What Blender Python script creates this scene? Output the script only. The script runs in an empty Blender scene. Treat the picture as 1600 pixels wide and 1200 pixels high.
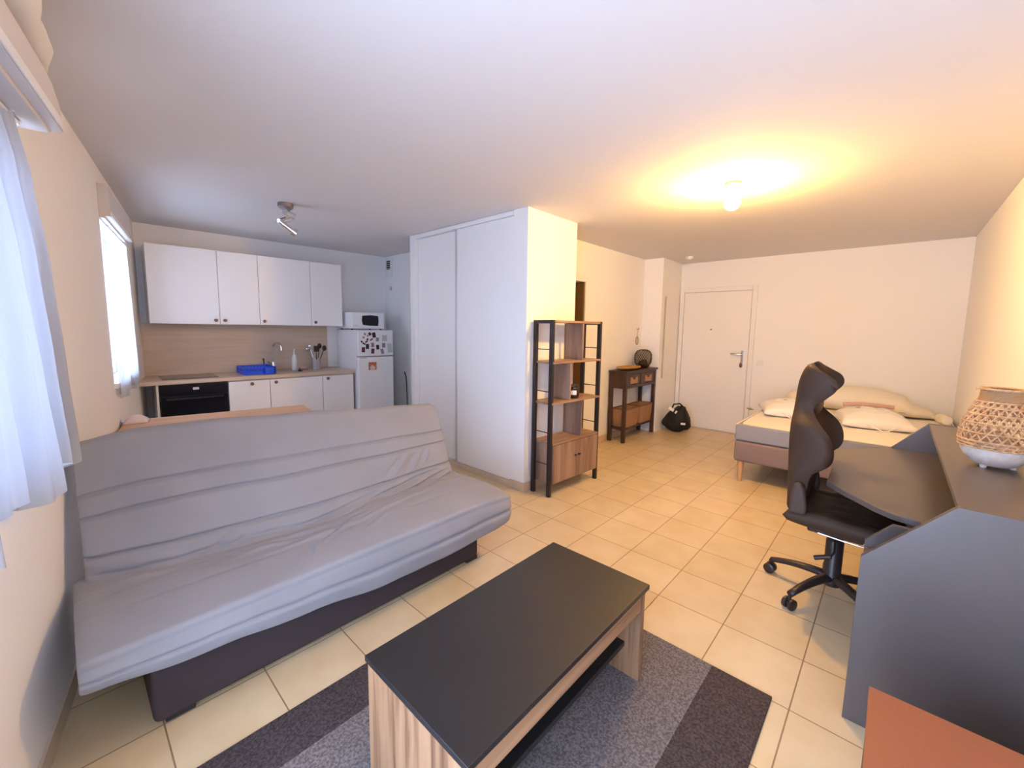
import bpy, bmesh, math, random
from mathutils import Vector, Matrix, noise
random.seed(7)
PI = math.pi
SC = bpy.context.scene
COL = SC.collection

# ------------------------------------------------------------------ camera, world, lights, exposure
CAM_H = 1.46
YAW, PITCH, ROLL, FPX, PPY = 0.7456, 0.1091, 0.0138, 648.3, -14.16
def setup_camera():
    cy, sy, cp, sp = math.cos(YAW), math.sin(YAW), math.cos(PITCH), math.sin(PITCH)
    f = Vector((cy*cp, sy*cp, -sp)); r = Vector((sy, -cy, 0)); u = r.cross(f)
    cr, sr = math.cos(ROLL), math.sin(ROLL)
    r2 = cr*r + sr*u; u2 = -sr*r + cr*u
    cd = bpy.data.cameras.new('camera'); cam = bpy.data.objects.new('camera', cd); COL.objects.link(cam)
    m = Matrix((r2, u2, -f)).transposed().to_4x4(); m.translation = (0, 0, CAM_H)
    cam.matrix_world = m
    cd.sensor_width = 36; cd.lens = 36*FPX/1600; cd.shift_y = PPY/1600; cd.clip_start = 0.02
    SC.camera = cam
setup_camera()
SC.view_settings.view_transform = 'Standard'; SC.view_settings.look = 'None'
SC.view_settings.gamma = 1; SC.view_settings.use_curve_mapping = False
SC.view_settings.exposure = 0.43
SC.cycles.use_denoising = True
SC.cycles.max_bounces = 10; SC.cycles.diffuse_bounces = 6; SC.cycles.transparent_max_bounces = 12
SC.cycles.sample_clamp_indirect = 8; SC.cycles.caustics_reflective = False; SC.cycles.caustics_refractive = False
SKY_STRENGTH = 13.0
SKY_COLOR = (0.60, 0.72, 1.0, 1)
BULB_STRENGTH = 800.0
BULB_COLOR = (1.0, 0.56, 0.135, 1)
w = bpy.data.worlds.new('overcast_sky'); SC.world = w; w.use_nodes = True
w.node_tree.nodes['Background'].inputs[0].default_value = SKY_COLOR
w.node_tree.nodes['Background'].inputs[1].default_value = SKY_STRENGTH

# room frame
ZC = 2.487
RW_Y = -0.513                      # right wall
LA, LB = -0.487, 0.1821            # left wall x = LA + LB*y
L0 = Vector((-0.148, 1.862)); LROT = -math.atan(LB)
LS = Vector((math.sin(-LROT), math.cos(LROT))); LN = Vector((LS.y, -LS.x))
K0 = Vector((0.562, 5.762)); KROT = -math.atan(0.0524)
def lw(s, off): p = L0 + LS*s + LN*off; return (p.x, p.y)
SKYWIN = [(-2.25, -0.66, 0.04, 2.05), (-0.60, 0.30, 1.0, 1.98), (2.05, 3.05, 1.05, 2.14)]  # first opening: unseen balcony door added for daylight
for i, (s0, s1, z0, z1) in enumerate(SKYWIN):     # daylight portals in the two windows and the added balcony door
    ld = bpy.data.lights.new('window_portal', 'AREA'); ld.shape = 'RECTANGLE'; ld.size = s1-s0; ld.size_y = z1-z0
    ld.cycles.is_portal = True
    o = bpy.data.objects.new('window_portal', ld); COL.objects.link(o)
    x, y = lw((s0+s1)/2, -0.21)
    n = Vector((LN.x, LN.y, 0)); t = Vector((LS.x, LS.y, 0))
    m = Matrix((t, Vector((0, 0, 1)), -n)).transposed().to_4x4()
    if m.determinant() < 0: m = Matrix((-t, Vector((0, 0, 1)), -n)).transposed().to_4x4()
    m.translation = (x, y, (z0+z1)/2); o.matrix_world = m

# ------------------------------------------------------------------ materials
MATS = {}
def mat(name, color=(0.8, 0.8, 0.8), rough=0.5, metal=0.0, spec=0.5, bump=0.0, bscale=200, var=0.0, vscale=8, coat=0, sheen=0):
    if name in MATS: return MATS[name]
    m = bpy.data.materials.new(name); m.use_nodes = True; nt = m.node_tree; b = nt.nodes['Principled BSDF']
    b.inputs['Base Color'].default_value = (*color, 1); b.inputs['Roughness'].default_value = rough
    b.inputs['Metallic'].default_value = metal; b.inputs['Specular IOR Level'].default_value = spec
    if coat: b.inputs['Coat Weight'].default_value = coat; b.inputs['Coat Roughness'].default_value = 0.15
    if sheen: b.inputs['Sheen Weight'].default_value = sheen
    tc = nt.nodes.new('ShaderNodeTexCoord')
    if var > 0:
        n = nt.nodes.new('ShaderNodeTexNoise'); n.inputs['Scale'].default_value = vscale; n.inputs['Detail'].default_value = 5
        nt.links.new(tc.outputs['Object'], n.inputs['Vector'])
        r = nt.nodes.new('ShaderNodeValToRGB')
        r.color_ramp.elements[0].position = 0.3; r.color_ramp.elements[1].position = 0.7
        r.color_ramp.elements[0].color = (*[c*(1-var) for c in color], 1); r.color_ramp.elements[1].color = (*[min(1, c*(1+var)) for c in color], 1)
        nt.links.new(n.outputs['Fac'], r.inputs['Fac']); nt.links.new(r.outputs['Color'], b.inputs['Base Color'])
    if bump > 0:
        n2 = nt.nodes.new('ShaderNodeTexNoise'); n2.inputs['Scale'].default_value = bscale; n2.inputs['Detail'].default_value = 3
        nt.links.new(tc.outputs['Object'], n2.inputs['Vector'])
        bp = nt.nodes.new('ShaderNodeBump'); bp.inputs['Strength'].default_value = bump; bp.inputs['Distance'].default_value = 0.002
        nt.links.new(n2.outputs['Fac'], bp.inputs['Height']); nt.links.new(bp.outputs['Normal'], b.inputs['Normal'])
    MATS[name] = m; return m

def wood(name, c1, c2, scale=(14, 14, 1.2), rough=0.45, detail=6, c3=None, lo=0.35, hi=0.68):
    if name in MATS: return MATS[name]
    m = mat(name, c1, rough); nt = m.node_tree; b = nt.nodes['Principled BSDF']
    tc = nt.nodes.new('ShaderNodeTexCoord'); mp = nt.nodes.new('ShaderNodeMapping'); mp.inputs['Scale'].default_value = scale
    nt.links.new(tc.outputs['Object'], mp.inputs['Vector'])
    n = nt.nodes.new('ShaderNodeTexNoise'); n.inputs['Scale'].default_value = 1.0; n.inputs['Detail'].default_value = detail
    n.inputs['Distortion'].default_value = 0.6
    nt.links.new(mp.outputs['Vector'], n.inputs['Vector'])
    r = nt.nodes.new('ShaderNodeValToRGB'); r.color_ramp.elements[0].position = lo; r.color_ramp.elements[1].position = hi
    r.color_ramp.elements[0].color = (*c1, 1); r.color_ramp.elements[1].color = (*c2, 1)
    if c3:
        e = r.color_ramp.elements.new((lo+hi)/2); e.color = (*c3, 1)
    nt.links.new(n.outputs['Fac'], r.inputs['Fac']); nt.links.new(r.outputs['Color'], b.inputs['Base Color'])
    return m

def tiles_mat():
    m = mat('beige_tile', (0.7, 0.55, 0.38), 0.32); nt = m.node_tree; b = nt.nodes['Principled BSDF']
    tc = nt.nodes.new('ShaderNodeTexCoord'); mp = nt.nodes.new('ShaderNodeMapping'); mp.vector_type = 'POINT'
    T = 0.33376
    mp.inputs['Location'].default_value = (-(1.8238 - 9*T), -(1.8583 - 9*T), 0)
    nt.links.new(tc.outputs['Object'], mp.inputs['Vector'])
    br = nt.nodes.new('ShaderNodeTexBrick'); br.offset = 0; br.squash = 1
    for k, v in (('Scale', 1.0), ('Mortar Size', 0.0028), ('Mortar Smooth', 0.15), ('Bias', 0.0), ('Brick Width', T), ('Row Height', T)): br.inputs[k].default_value = v
    br.inputs['Color1'].default_value = (0.71, 0.57, 0.365, 1); br.inputs['Color2'].default_value = (0.655, 0.515, 0.31, 1)
    br.inputs['Mortar'].default_value = (0.30, 0.20, 0.12, 1)
    nt.links.new(mp.outputs['Vector'], br.inputs['Vector'])
    n = nt.nodes.new('ShaderNodeTexNoise'); n.inputs['Scale'].default_value = 5.0; n.inputs['Detail'].default_value = 6
    nt.links.new(tc.outputs['Object'], n.inputs['Vector'])
    mx = nt.nodes.new('ShaderNodeMix'); mx.data_type = 'RGBA'; mx.blend_type = 'MULTIPLY'; mx.inputs['Factor'].default_value = 0.6
    r = nt.nodes.new('ShaderNodeValToRGB'); r.color_ramp.elements[0].position = 0.3; r.color_ramp.elements[1].position = 0.65
    r.color_ramp.elements[0].color = (0.82, 0.77, 0.68, 1); r.color_ramp.elements[1].color = (1, 1, 1, 1)
    nt.links.new(n.outputs['Fac'], r.inputs['Fac'])
    nt.links.new(br.outputs['Color'], mx.inputs[6]); nt.links.new(r.outputs['Color'], mx.inputs[7])
    nt.links.new(mx.outputs[2], b.inputs['Base Color'])
    bp = nt.nodes.new('ShaderNodeBump'); bp.inputs['Strength'].default_value = 0.4; bp.inputs['Distance'].default_value = 0.002; bp.invert = True
    nt.links.new(br.outputs['Fac'], bp.inputs['Height']); nt.links.new(bp.outputs['Normal'], b.inputs['Normal'])
    return m

def sheer_mat(name, tcol, clear):
    m = bpy.data.materials.new(name); m.use_nodes = True; nt = m.node_tree; nt.nodes.clear()
    o = nt.nodes.new('ShaderNodeOutputMaterial')
    d = nt.nodes.new('ShaderNodeBsdfDiffuse'); d.inputs[0].default_value = (0.80, 0.82, 0.86, 1)
    t = nt.nodes.new('ShaderNodeBsdfTranslucent'); t.inputs[0].default_value = (*tcol, 1)
    tr = nt.nodes.new('ShaderNodeBsdfTransparent'); tr.inputs[0].default_value = (0.95, 0.97, 1, 1)
    a = nt.nodes.new('ShaderNodeMixShader'); a.inputs[0].default_value = 0.55
    c = nt.nodes.new('ShaderNodeMixShader'); c.inputs[0].default_value = clear
    nt.links.new(d.outputs[0], a.inputs[1]); nt.links.new(t.outputs[0], a.inputs[2])
    nt.links.new(a.outputs[0], c.inputs[1]); nt.links.new(tr.outputs[0], c.inputs[2]); nt.links.new(c.outputs[0], o.inputs[0])
    return m

def thin_glass(name, tint=(0.95, 0.98, 1), gl=0.08):
    m = bpy.data.materials.new(name); m.use_nodes = True; nt = m.node_tree; nt.nodes.clear()
    o = nt.nodes.new('ShaderNodeOutputMaterial')
    tr = nt.nodes.new('ShaderNodeBsdfTransparent'); tr.inputs[0].default_value = (*tint, 1)
    g = nt.nodes.new('ShaderNodeBsdfGlossy'); g.inputs['Roughness'].default_value = 0.03
    c = nt.nodes.new('ShaderNodeMixShader'); c.inputs[0].default_value = gl
    nt.links.new(tr.outputs[0], c.inputs[1]); nt.links.new(g.outputs[0], c.inputs[2]); nt.links.new(c.outputs[0], o.inputs[0])
    return m

def emit(name, color, strength):
    m = bpy.data.materials.new(name); m.use_nodes = True; nt = m.node_tree; nt.nodes.clear()
    o = nt.nodes.new('ShaderNodeOutputMaterial'); e = nt.nodes.new('ShaderNodeEmission')
    e.inputs[0].default_value = color; e.inputs[1].default_value = strength
    nt.links.new(e.outputs[0], o.inputs[0]); return m

def stripes_mat(name, bands, axis=1):
    """bands: list of (position limit, colour) along object axis, in metres"""
    m = mat(name, (0.2, 0.2, 0.2), 0.95, spec=0.1); nt = m.node_tree; b = nt.nodes['Principled BSDF']
    tc = nt.nodes.new('ShaderNodeTexCoord'); sp = nt.nodes.new('ShaderNodeSeparateXYZ'); nt.links.new(tc.outputs['Object'], sp.inputs[0])
    n = nt.nodes.new('ShaderNodeTexNoise'); n.inputs['Scale'].default_value = 120; n.inputs['Detail'].default_value = 4
    nt.links.new(tc.outputs['Object'], n.inputs['Vector'])
    prev = None
    for lim, c in bands:
        if prev is None:
            rgb = nt.nodes.new('ShaderNodeRGB'); rgb.outputs[0].default_value = (*c, 1); prev = rgb.outputs[0]; plim = lim; continue
        g = nt.nodes.new('ShaderNodeMath'); g.operation = 'GREATER_THAN'; g.inputs[1].default_value = plim
        nt.links.new(sp.outputs[axis], g.inputs[0])
        mx = nt.nodes.new('ShaderNodeMix'); mx.data_type = 'RGBA'; nt.links.new(g.outputs[0], mx.inputs['Factor'])
        nt.links.new(prev, mx.inputs[6]); mx.inputs[7].default_value = (*c, 1); prev = mx.outputs[2]; plim = lim
    mu = nt.nodes.new('ShaderNodeMix'); mu.data_type = 'RGBA'; mu.blend_type = 'MULTIPLY'; mu.inputs['Factor'].default_value = 1
    r = nt.nodes.new('ShaderNodeValToRGB'); r.color_ramp.elements[0].position = 0.35; r.color_ramp.elements[1].position = 0.65
    r.color_ramp.elements[0].color = (0.55, 0.55, 0.55, 1); r.color_ramp.elements[1].color = (1.25, 1.25, 1.25, 1)
    nt.links.new(n.outputs['Fac'], r.inputs['Fac']); nt.links.new(prev, mu.inputs[6]); nt.links.new(r.outputs['Color'], mu.inputs[7])
    nt.links.new(mu.outputs[2], b.inputs['Base Color'])
    bp = nt.nodes.new('ShaderNodeBump'); bp.inputs['Strength'].default_value = 0.8; bp.inputs['Distance'].default_value = 0.004
    nt.links.new(n.outputs['Fac'], bp.inputs['Height']); nt.links.new(bp.outputs['Normal'], b.inputs['Normal'])
    return m

def wicker_mat(name, c1, c2, sc=60):
    m = mat(name, c1, 0.7); nt = m.node_tree; b = nt.nodes['Principled BSDF']
    tc = nt.nodes.new('ShaderNodeTexCoord')
    w1 = nt.nodes.new('ShaderNodeTexWave'); w1.wave_type = 'BANDS'; w1.bands_direction = 'Z'; w1.inputs['Scale'].default_value = sc; w1.inputs['Distortion'].default_value = 1.5
    w2 = nt.nodes.new('ShaderNodeTexWave'); w2.wave_type = 'BANDS'; w2.bands_direction = 'DIAGONAL'; w2.inputs['Scale'].default_value = sc*0.5; w2.inputs['Distortion'].default_value = 2
    for q in (w1, w2): nt.links.new(tc.outputs['Object'], q.inputs['Vector'])
    mu = nt.nodes.new('ShaderNodeMath'); mu.operation = 'MULTIPLY'
    nt.links.new(w1.outputs['Fac'], mu.inputs[0]); nt.links.new(w2.outputs['Fac'], mu.inputs[1])
    r = nt.nodes.new('ShaderNodeValToRGB'); r.color_ramp.elements[0].color = (*c2, 1); r.color_ramp.elements[1].color = (*c1, 1)
    r.color_ramp.elements[1].position = 0.45
    nt.links.new(mu.outputs[0], r.inputs['Fac']); nt.links.new(r.outputs['Color'], b.inputs['Base Color'])
    bp = nt.nodes.new('ShaderNodeBump'); bp.inputs['Strength'].default_value = 0.8; bp.inputs['Distance'].default_value = 0.004
    nt.links.new(mu.outputs[0], bp.inputs['Height']); nt.links.new(bp.outputs['Normal'], b.inputs['Normal'])
    return m

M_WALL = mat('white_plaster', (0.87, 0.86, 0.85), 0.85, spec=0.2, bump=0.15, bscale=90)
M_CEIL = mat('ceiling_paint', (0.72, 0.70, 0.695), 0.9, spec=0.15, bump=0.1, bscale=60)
M_TILE = tiles_mat()
M_SKIRT = mat('beige_skirting_tile', (0.62, 0.50, 0.37), 0.4, var=0.08, vscale=6)
M_WHITE = mat('white_lacquer', (0.87, 0.86, 0.85), 0.35)
M_DOOR = mat('white_door_paint', (0.85, 0.83, 0.81), 0.5)
M_PVC = mat('white_pvc', (0.80, 0.80, 0.80), 0.4)
M_SHUT = mat('shutter_box_pvc', (0.66, 0.62, 0.60), 0.5)
M_SOFA = mat('grey_cotton', (0.27, 0.265, 0.285), 0.9, spec=0.15, bump=0.25, bscale=500, var=0.05, vscale=4, sheen=0.15)
M_SOFAB = mat('dark_brown_fabric', (0.055, 0.042, 0.045), 0.9, spec=0.1, bump=0.3, bscale=400)
M_BLACK = mat('black_plastic', (0.02, 0.02, 0.022), 0.45)
M_BLKMET = mat('black_metal', (0.025, 0.02, 0.022), 0.45, metal=0.3)
M_TBLTOP = mat('black_melamine', (0.016, 0.014, 0.014), 0.40, bump=0.1, bscale=350)
M_OAK = wood('sonoma_oak', (0.13, 0.058, 0.026), (0.37, 0.205, 0.105), (26, 26, 1.6), 0.5, c3=(0.29, 0.155, 0.078))
M_OAKH = wood('sonoma_oak_flat', (0.22, 0.10, 0.045), (0.42, 0.235, 0.125), (1.6, 26, 26), 0.5, c3=(0.34, 0.185, 0.095))
M_RUSTIC = wood('rustic_oak', (0.12, 0.066, 0.045), (0.34, 0.220, 0.158), (13, 13, 1.3), 0.5, c3=(0.25, 0.155, 0.108), lo=.28, hi=.72)
M_RUSTICH = wood('rustic_oak_flat', (0.14, 0.076, 0.05), (0.38, 0.245, 0.172), (1.3, 13, 13), 0.5, c3=(0.29, 0.18, 0.122), lo=.28, hi=.72)
M_PINE = wood('pine_table', (0.58, 0.30, 0.15), (0.72, 0.44, 0.26), (1.2, 16, 16), 0.45)
M_BEECH = wood('worktop_oak', (0.55, 0.42, 0.31), (0.64, 0.50, 0.38), (1.5, 18, 18), 0.4)
M_DARKW = wood('dark_walnut', (0.030, 0.013, 0.008), (0.065, 0.028, 0.016), (10, 10, 2), 0.4)
M_DESK = mat('anthracite_melamine', (0.094, 0.076, 0.070), 0.32, spec=0.6, bump=0.12, bscale=600, var=0.06, vscale=300)
M_TERRA = mat('terracotta_laminate', (0.27, 0.085, 0.036), 0.6, bump=0.15, bscale=500, var=0.08, vscale=200)
M_TERRAS = mat('dark_side_laminate', (0.03, 0.025, 0.035), 0.5)
M_LEATH = mat('dark_brown_leather', (0.056, 0.031, 0.019), 0.62, spec=0.25, bump=0.2, bscale=250)
M_LEATHP = mat('brown_leather_panel', (0.070, 0.042, 0.030), 0.55, spec=0.3, bump=0.2, bscale=250)
M_CHBASE = mat('chair_nylon', (0.028, 0.018, 0.016), 0.4)
M_CHROME = mat('chrome', (0.75, 0.74, 0.73), 0.15, metal=1)
M_STEEL = mat('brushed_steel', (0.55, 0.53, 0.52), 0.3, metal=1)
M_KNOB = mat('copper_knob', (0.20, 0.11, 0.085), 0.35, metal=0.6)
M_OVEN = mat('oven_black_glass', (0.010, 0.012, 0.020), 0.12)
M_FRIDGE = mat('fridge_white', (0.86, 0.86, 0.87), 0.35)
M_BLUE = mat('blue_plastic', (0.008, 0.075, 0.62), 0.4)
M_PLAST = mat('milky_plastic', (0.72, 0.68, 0.65), 0.25)
M_MATT = mat('mattress_cover', (0.84, 0.80, 0.74), 0.85, bump=0.3, bscale=120)
M_MATTS = mat('mattress_side_grey', (0.25, 0.26, 0.31), 0.9, bump=0.3, bscale=200)
M_BEDB = mat('taupe_bed_base', (0.21, 0.155, 0.145), 0.9, bump=0.2, bscale=300)
M_BEECHLEG = mat('beech_leg', (0.55, 0.33, 0.16), 0.4)
M_PILLOW = mat('pillow_in_plastic', (0.84, 0.80, 0.75), 0.3, bump=0.5, bscale=25, coat=0.6)
M_PINK = mat('dusty_pink_band', (0.52, 0.34, 0.30), 0.7)
M_DUVET = mat('cream_duvet', (0.80, 0.75, 0.64), 0.8, bump=0.4, bscale=25)
M_TAGG = mat('grey_green_tag', (0.18, 0.19, 0.15), 0.7)
M_BAG = mat('black_nylon_bag', (0.012, 0.009, 0.007), 0.75, bump=0.5, bscale=60)
M_RATTAN = wood('rattan', (0.46, 0.25, 0.11), (0.70, 0.44, 0.23), (40, 40, 40), 0.6)
M_RATTAN2 = wicker_mat('woven_neck', (0.62, 0.38, 0.20), (0.34, 0.18, 0.08), 110)
M_WICKER = wicker_mat('wicker', (0.55, 0.32, 0.17), (0.26, 0.13, 0.06), 50)
M_WICKERR = wicker_mat('wicker_red', (0.62, 0.36, 0.23), (0.36, 0.18, 0.10), 50)
M_STRAW = wicker_mat('straw', (0.62, 0.36, 0.10), (0.38, 0.19, 0.05), 45)
M_BOWL = mat('whitewashed_bowl', (0.68, 0.60, 0.53), 0.6, var=0.1, vscale=40)
M_JAR = mat('dark_jar_glass', (0.018, 0.010, 0.010), 0.12)
M_PAPER = mat('white_paper', (0.82, 0.80, 0.78), 0.7)
M_CERAM = mat('grey_crock', (0.42, 0.40, 0.38), 0.5, var=0.25, vscale=60)
M_BROWND = mat('brown_door', (0.16, 0.085, 0.03), 0.5)
M_RED = mat('red_brown_sponge', (0.42, 0.16, 0.10), 0.8)
M_CREAM = mat('cream_cloth', (0.72, 0.68, 0.62), 0.9, bump=0.2, bscale=200)
M_PALEP = mat('pale_pink_cloth', (0.74, 0.64, 0.61), 0.9, bump=0.3, bscale=100)
M_SHEER = sheer_mat('sheer_voile', (0.115, 0.135, 0.17), 0.012)
M_SHEERK = sheer_mat('kitchen_voile', (0.46, 0.49, 0.54), 0.18)
M_GLASS = thin_glass('window_glass')

# ------------------------------------------------------------------ mesh helpers
def BM(): return bmesh.new()
def box(bm, x0, x1, y0, y1, z0, z1, M=None):
    r = bmesh.ops.create_cube(bm, size=1)
    for v in r['verts']:
        v.co = Vector((x0+(v.co.x+.5)*(x1-x0), y0+(v.co.y+.5)*(y1-y0), z0+(v.co.z+.5)*(z1-z0)))
        if M: v.co = M @ v.co
    return r['verts']
def prism(bm, pts, a0, a1, axis='z'):
    """extrude a 2-D polygon; axis z: pts (x,y); axis x: pts (y,z); axis y: pts (x,z)"""
    def mk(p, a): return (p[0], p[1], a) if axis == 'z' else ((a, p[0], p[1]) if axis == 'x' else (p[0], a, p[1]))
    A = [bm.verts.new(mk(p, a0)) for p in pts]; B = [bm.verts.new(mk(p, a1)) for p in pts]
    n = len(pts)
    bm.faces.new(A); bm.faces.new(B[::-1])
    for i in range(n): bm.faces.new((A[i], B[i], B[(i+1) % n], A[(i+1) % n]))
def lathe(bm, prof, n=24, c=(0, 0, 0), cap=True):
    rings = []
    for r, z in prof:
        rings.append([bm.verts.new((c[0]+r*math.cos(2*PI*i/n), c[1]+r*math.sin(2*PI*i/n), c[2]+z)) for i in range(n)])
    for a, b in zip(rings, rings[1:]):
        for i in range(n): bm.faces.new((a[i], a[(i+1) % n], b[(i+1) % n], b[i]))
    if cap: bm.faces.new(rings[0][::-1]); bm.faces.new(rings[-1])
def tube(bm, pts, r, n=8, cap=True):
    pts = [Vector(p) for p in pts]; rings = []
    rs = r if isinstance(r, (list, tuple)) else [r]*len(pts)
    up = Vector((0, 0, 1))
    prev = None
    for i, p in enumerate(pts):
        d = (pts[min(i+1, len(pts)-1)] - pts[max(i-1, 0)]).normalized()
        if prev is None:
            a = d.cross(up if abs(d.z) < 0.95 else Vector((1, 0, 0))).normalized()
        else:
            a = (prev - d*prev.dot(d)).normalized()
        prev = a; b = d.cross(a)
        rings.append([bm.verts.new(p + rs[i]*(a*math.cos(2*PI*k/n) + b*math.sin(2*PI*k/n))) for k in range(n)])
    for A, B in zip(rings, rings[1:]):
        for k in range(n): bm.faces.new((A[k], A[(k+1) % n], B[(k+1) % n], B[k]))
    if cap: bm.faces.new(rings[0][::-1]); bm.faces.new(rings[-1])
def loft(bm, rings, caps=True):
    R = [[bm.verts.new(p) for p in ring] for ring in rings]
    n = len(R[0])
    for A, B in zip(R, R[1:]):
        for k in range(n): bm.faces.new((A[k], A[(k+1) % n], B[(k+1) % n], B[k]))
    if caps: bm.faces.new(R[0][::-1]); bm.faces.new(R[-1])
def sheet(bm, fn, nu, nv):
    g = [[bm.verts.new(fn(i/nu, j/nv)) for j in range(nv+1)] for i in range(nu+1)]
    for i in range(nu):
        for j in range(nv): bm.faces.new((g[i][j], g[i+1][j], g[i+1][j+1], g[i][j+1]))
def puff(bm, fn, nu, nv, thick):
    """closed body between fn(u,v)+thick(u,v) and fn(u,v)-thick(u,v) along local z"""
    top = [[None]*(nv+1) for _ in range(nu+1)]; bot = [[None]*(nv+1) for _ in range(nu+1)]
    for i in range(nu+1):
        for j in range(nv+1):
            u, v = i/nu, j/nv; p = Vector(fn(u, v)); t, b = thick(u, v)
            edge = i in (0, nu) or j in (0, nv)
            top[i][j] = bm.verts.new(p+Vector((0, 0, t)))
            bot[i][j] = top[i][j] if edge else bm.verts.new(p-Vector((0, 0, b)))
    for i in range(nu):
        for j in range(nv):
            bm.faces.new((top[i][j], top[i+1][j], top[i+1][j+1], top[i][j+1]))
            bm.faces.new((bot[i][j], bot[i][j+1], bot[i+1][j+1], bot[i+1][j]))
def interp(x, tab):
    if x <= tab[0][0]: return tab[0][1]
    for (a, va), (b, vb) in zip(tab, tab[1:]):
        if x <= b:
            t = (x-a)/(b-a); t = t*t*(3-2*t)
            return va+(vb-va)*t
    return tab[-1][1]
def obj(name, bm, m, parent=None, smooth=False, bevel=0, seg=2, subsurf=0, solid=0, angle=40):
    bmesh.ops.recalc_face_normals(bm, faces=bm.faces)
    me = bpy.data.meshes.new(name); bm.to_mesh(me); bm.free()
    for mm in (m if isinstance(m, (list, tuple)) else [m]): me.materials.append(mm)
    o = bpy.data.objects.new(name, me); COL.objects.link(o)
    if parent: o.parent = parent
    if solid:
        s = o.modifiers.new('solid', 'SOLIDIFY'); s.thickness = solid; s.offset = 0
    if bevel:
        b = o.modifiers.new('bevel', 'BEVEL'); b.width = bevel; b.segments = seg; b.limit_method = 'ANGLE'; b.angle_limit = math.radians(35)
    if subsurf:
        s = o.modifiers.new('sub', 'SUBSURF'); s.levels = subsurf; s.render_levels = subsurf
    if smooth or bevel:
        for p in me.polygons: p.use_smooth = True
        if not subsurf:
            e = o.modifiers.new('wn', 'WEIGHTED_NORMAL') if bevel else None
            if not bevel: me.set_sharp_from_angle(angle=math.radians(angle))
            else: me.set_sharp_from_angle(angle=math.radians(60))
    return o
def obox(name, dims, m, parent=None, bevel=0.003):
    bm = BM(); box(bm, *dims); return obj(name, bm, m, parent, bevel=bevel)
def thing(name, label, cat, loc=(0, 0, 0), rotz=0, group=None):
    o = bpy.data.objects.new(name, None); COL.objects.link(o); o.empty_display_size = 0.1
    o.location = loc; o.rotation_euler = (0, 0, rotz); o['label'] = label; o['category'] = cat
    if group: o['group'] = group
    return o
def tag(o, label, cat, group=None):
    o['label'] = label; o['category'] = cat
    if group: o['group'] = group
    return o
def struct(name, bm, m, label=None, cat=None, parent=None, **k):
    o = obj(name, bm, m, parent, **k)
    if parent is None:
        o['kind'] = 'structure'
        if label: o['label'] = label
        if cat: o['category'] = cat
    return o
def sempty(name, label, cat, loc, rotz=0):
    o = thing(name, label, cat, loc, rotz); o['kind'] = 'structure'; return o
def dup(root, loc=None, rotz=None, label=None, group=None):
    r = root.copy(); COL.objects.link(r)
    if loc is not None: r.location = loc
    if rotz is not None: r.rotation_euler = (0, 0, rotz)
    if label: r['label'] = label
    if group: r['group'] = group
    for ch in list(root.children):
        c = ch.copy(); COL.objects.link(c); c.parent = r
        for g in list(ch.children):
            d = g.copy(); COL.objects.link(d); d.parent = c
    return r
def rot2(p, a): return (p[0]*math.cos(a)-p[1]*math.sin(a), p[0]*math.sin(a)+p[1]*math.cos(a))

# ------------------------------------------------------------------ room shell
bm = BM(); box(bm, -0.9, 7.0, -0.75, 6.2, -0.1, 0.0)
struct('floor', bm, M_TILE, 'beige square tiled floor of the whole studio', 'floor')
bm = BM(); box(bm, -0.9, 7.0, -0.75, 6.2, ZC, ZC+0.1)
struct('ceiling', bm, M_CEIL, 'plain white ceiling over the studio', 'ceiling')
# left wall with two window openings and the added door opening (local: x into room, y along wall)
e = sempty('wall_left', 'white left wall with two windows', 'wall', (L0.x, L0.y, 0), LROT)
bm = BM()
SA, SB, TH = -2.55, 4.05, 0.22
cuts = [SA] + [v for w_ in SKYWIN for v in w_[:2]] + [SB]
for a, b in zip(cuts[0::2], cuts[1::2]): box(bm, -TH, 0, a, b, 0, ZC)
for s0, s1, z0, z1 in SKYWIN:
    box(bm, -TH, 0, s0, s1, 0, z0); box(bm, -TH, 0, s0, s1, z1, ZC)
obj('wall_surface', bm, M_WALL, e)
bm = BM(); box(bm, 0.0, 0.010, SA+.15, 0.05, 0, 0.075); box(bm, 0.0, 0.010, 0.05, 3.93, 0, 0.075)
o = struct('baseboard_left', bm, M_SKIRT, 'beige tiled skirting along the left wall', 'baseboard'); o.location = (L0.x, L0.y, 0); o.rotation_euler = (0, 0, LROT)
# kitchen wall
e = sempty('wall_kitchen', 'white back wall behind the kitchen units', 'wall', (K0.x, K0.y, 0), KROT)
bm = BM(); box(bm, -0.3, 2.95, 0, 0.15, 0, ZC); obj('wall_surface', bm, M_WALL, e)
bm = BM(); box(bm, 3.30, 3.42, 2.90, 5.75, 0, ZC)
struct('wall_alcove', bm, M_WALL, 'white side wall right of the fridge', 'wall')
bm = BM(); box(bm, 2.732, 3.46, 2.362, 2.525, 0, ZC); box(bm, 3.34, 3.46, 2.525, 2.90, 0, ZC)
struct('wall_partition', bm, M_WALL, 'short partition wall beside the sliding wardrobe, behind the open bookcase', 'wall')
bm = BM(); box(bm, 2.722, 2.732, 2.352, 2.525, 0, 0.085); box(bm, 2.732, 3.47, 2.352, 2.362, 0, 0.085); box(bm, 3.46, 3.47, 2.362, 2.77, 0, .085)
struct('baseboard_partition', bm, M_SKIRT, 'beige tiled skirting round the partition wall', 'baseboard')
HY = 2.77
bm = BM(); box(bm, 3.46, 3.56, HY, HY+.12, 0, ZC); box(bm, 3.56, 4.26, HY, HY+.12, 2.03, ZC); box(bm, 4.26, 5.80, HY, HY+.12, 0, ZC)
struct('wall_hall', bm, M_WALL, 'white wall with a doorway behind the dark console table', 'wall')
bm = BM(); box(bm, 4.335, 5.80, HY-.010, HY, 0, 0.085)
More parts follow.
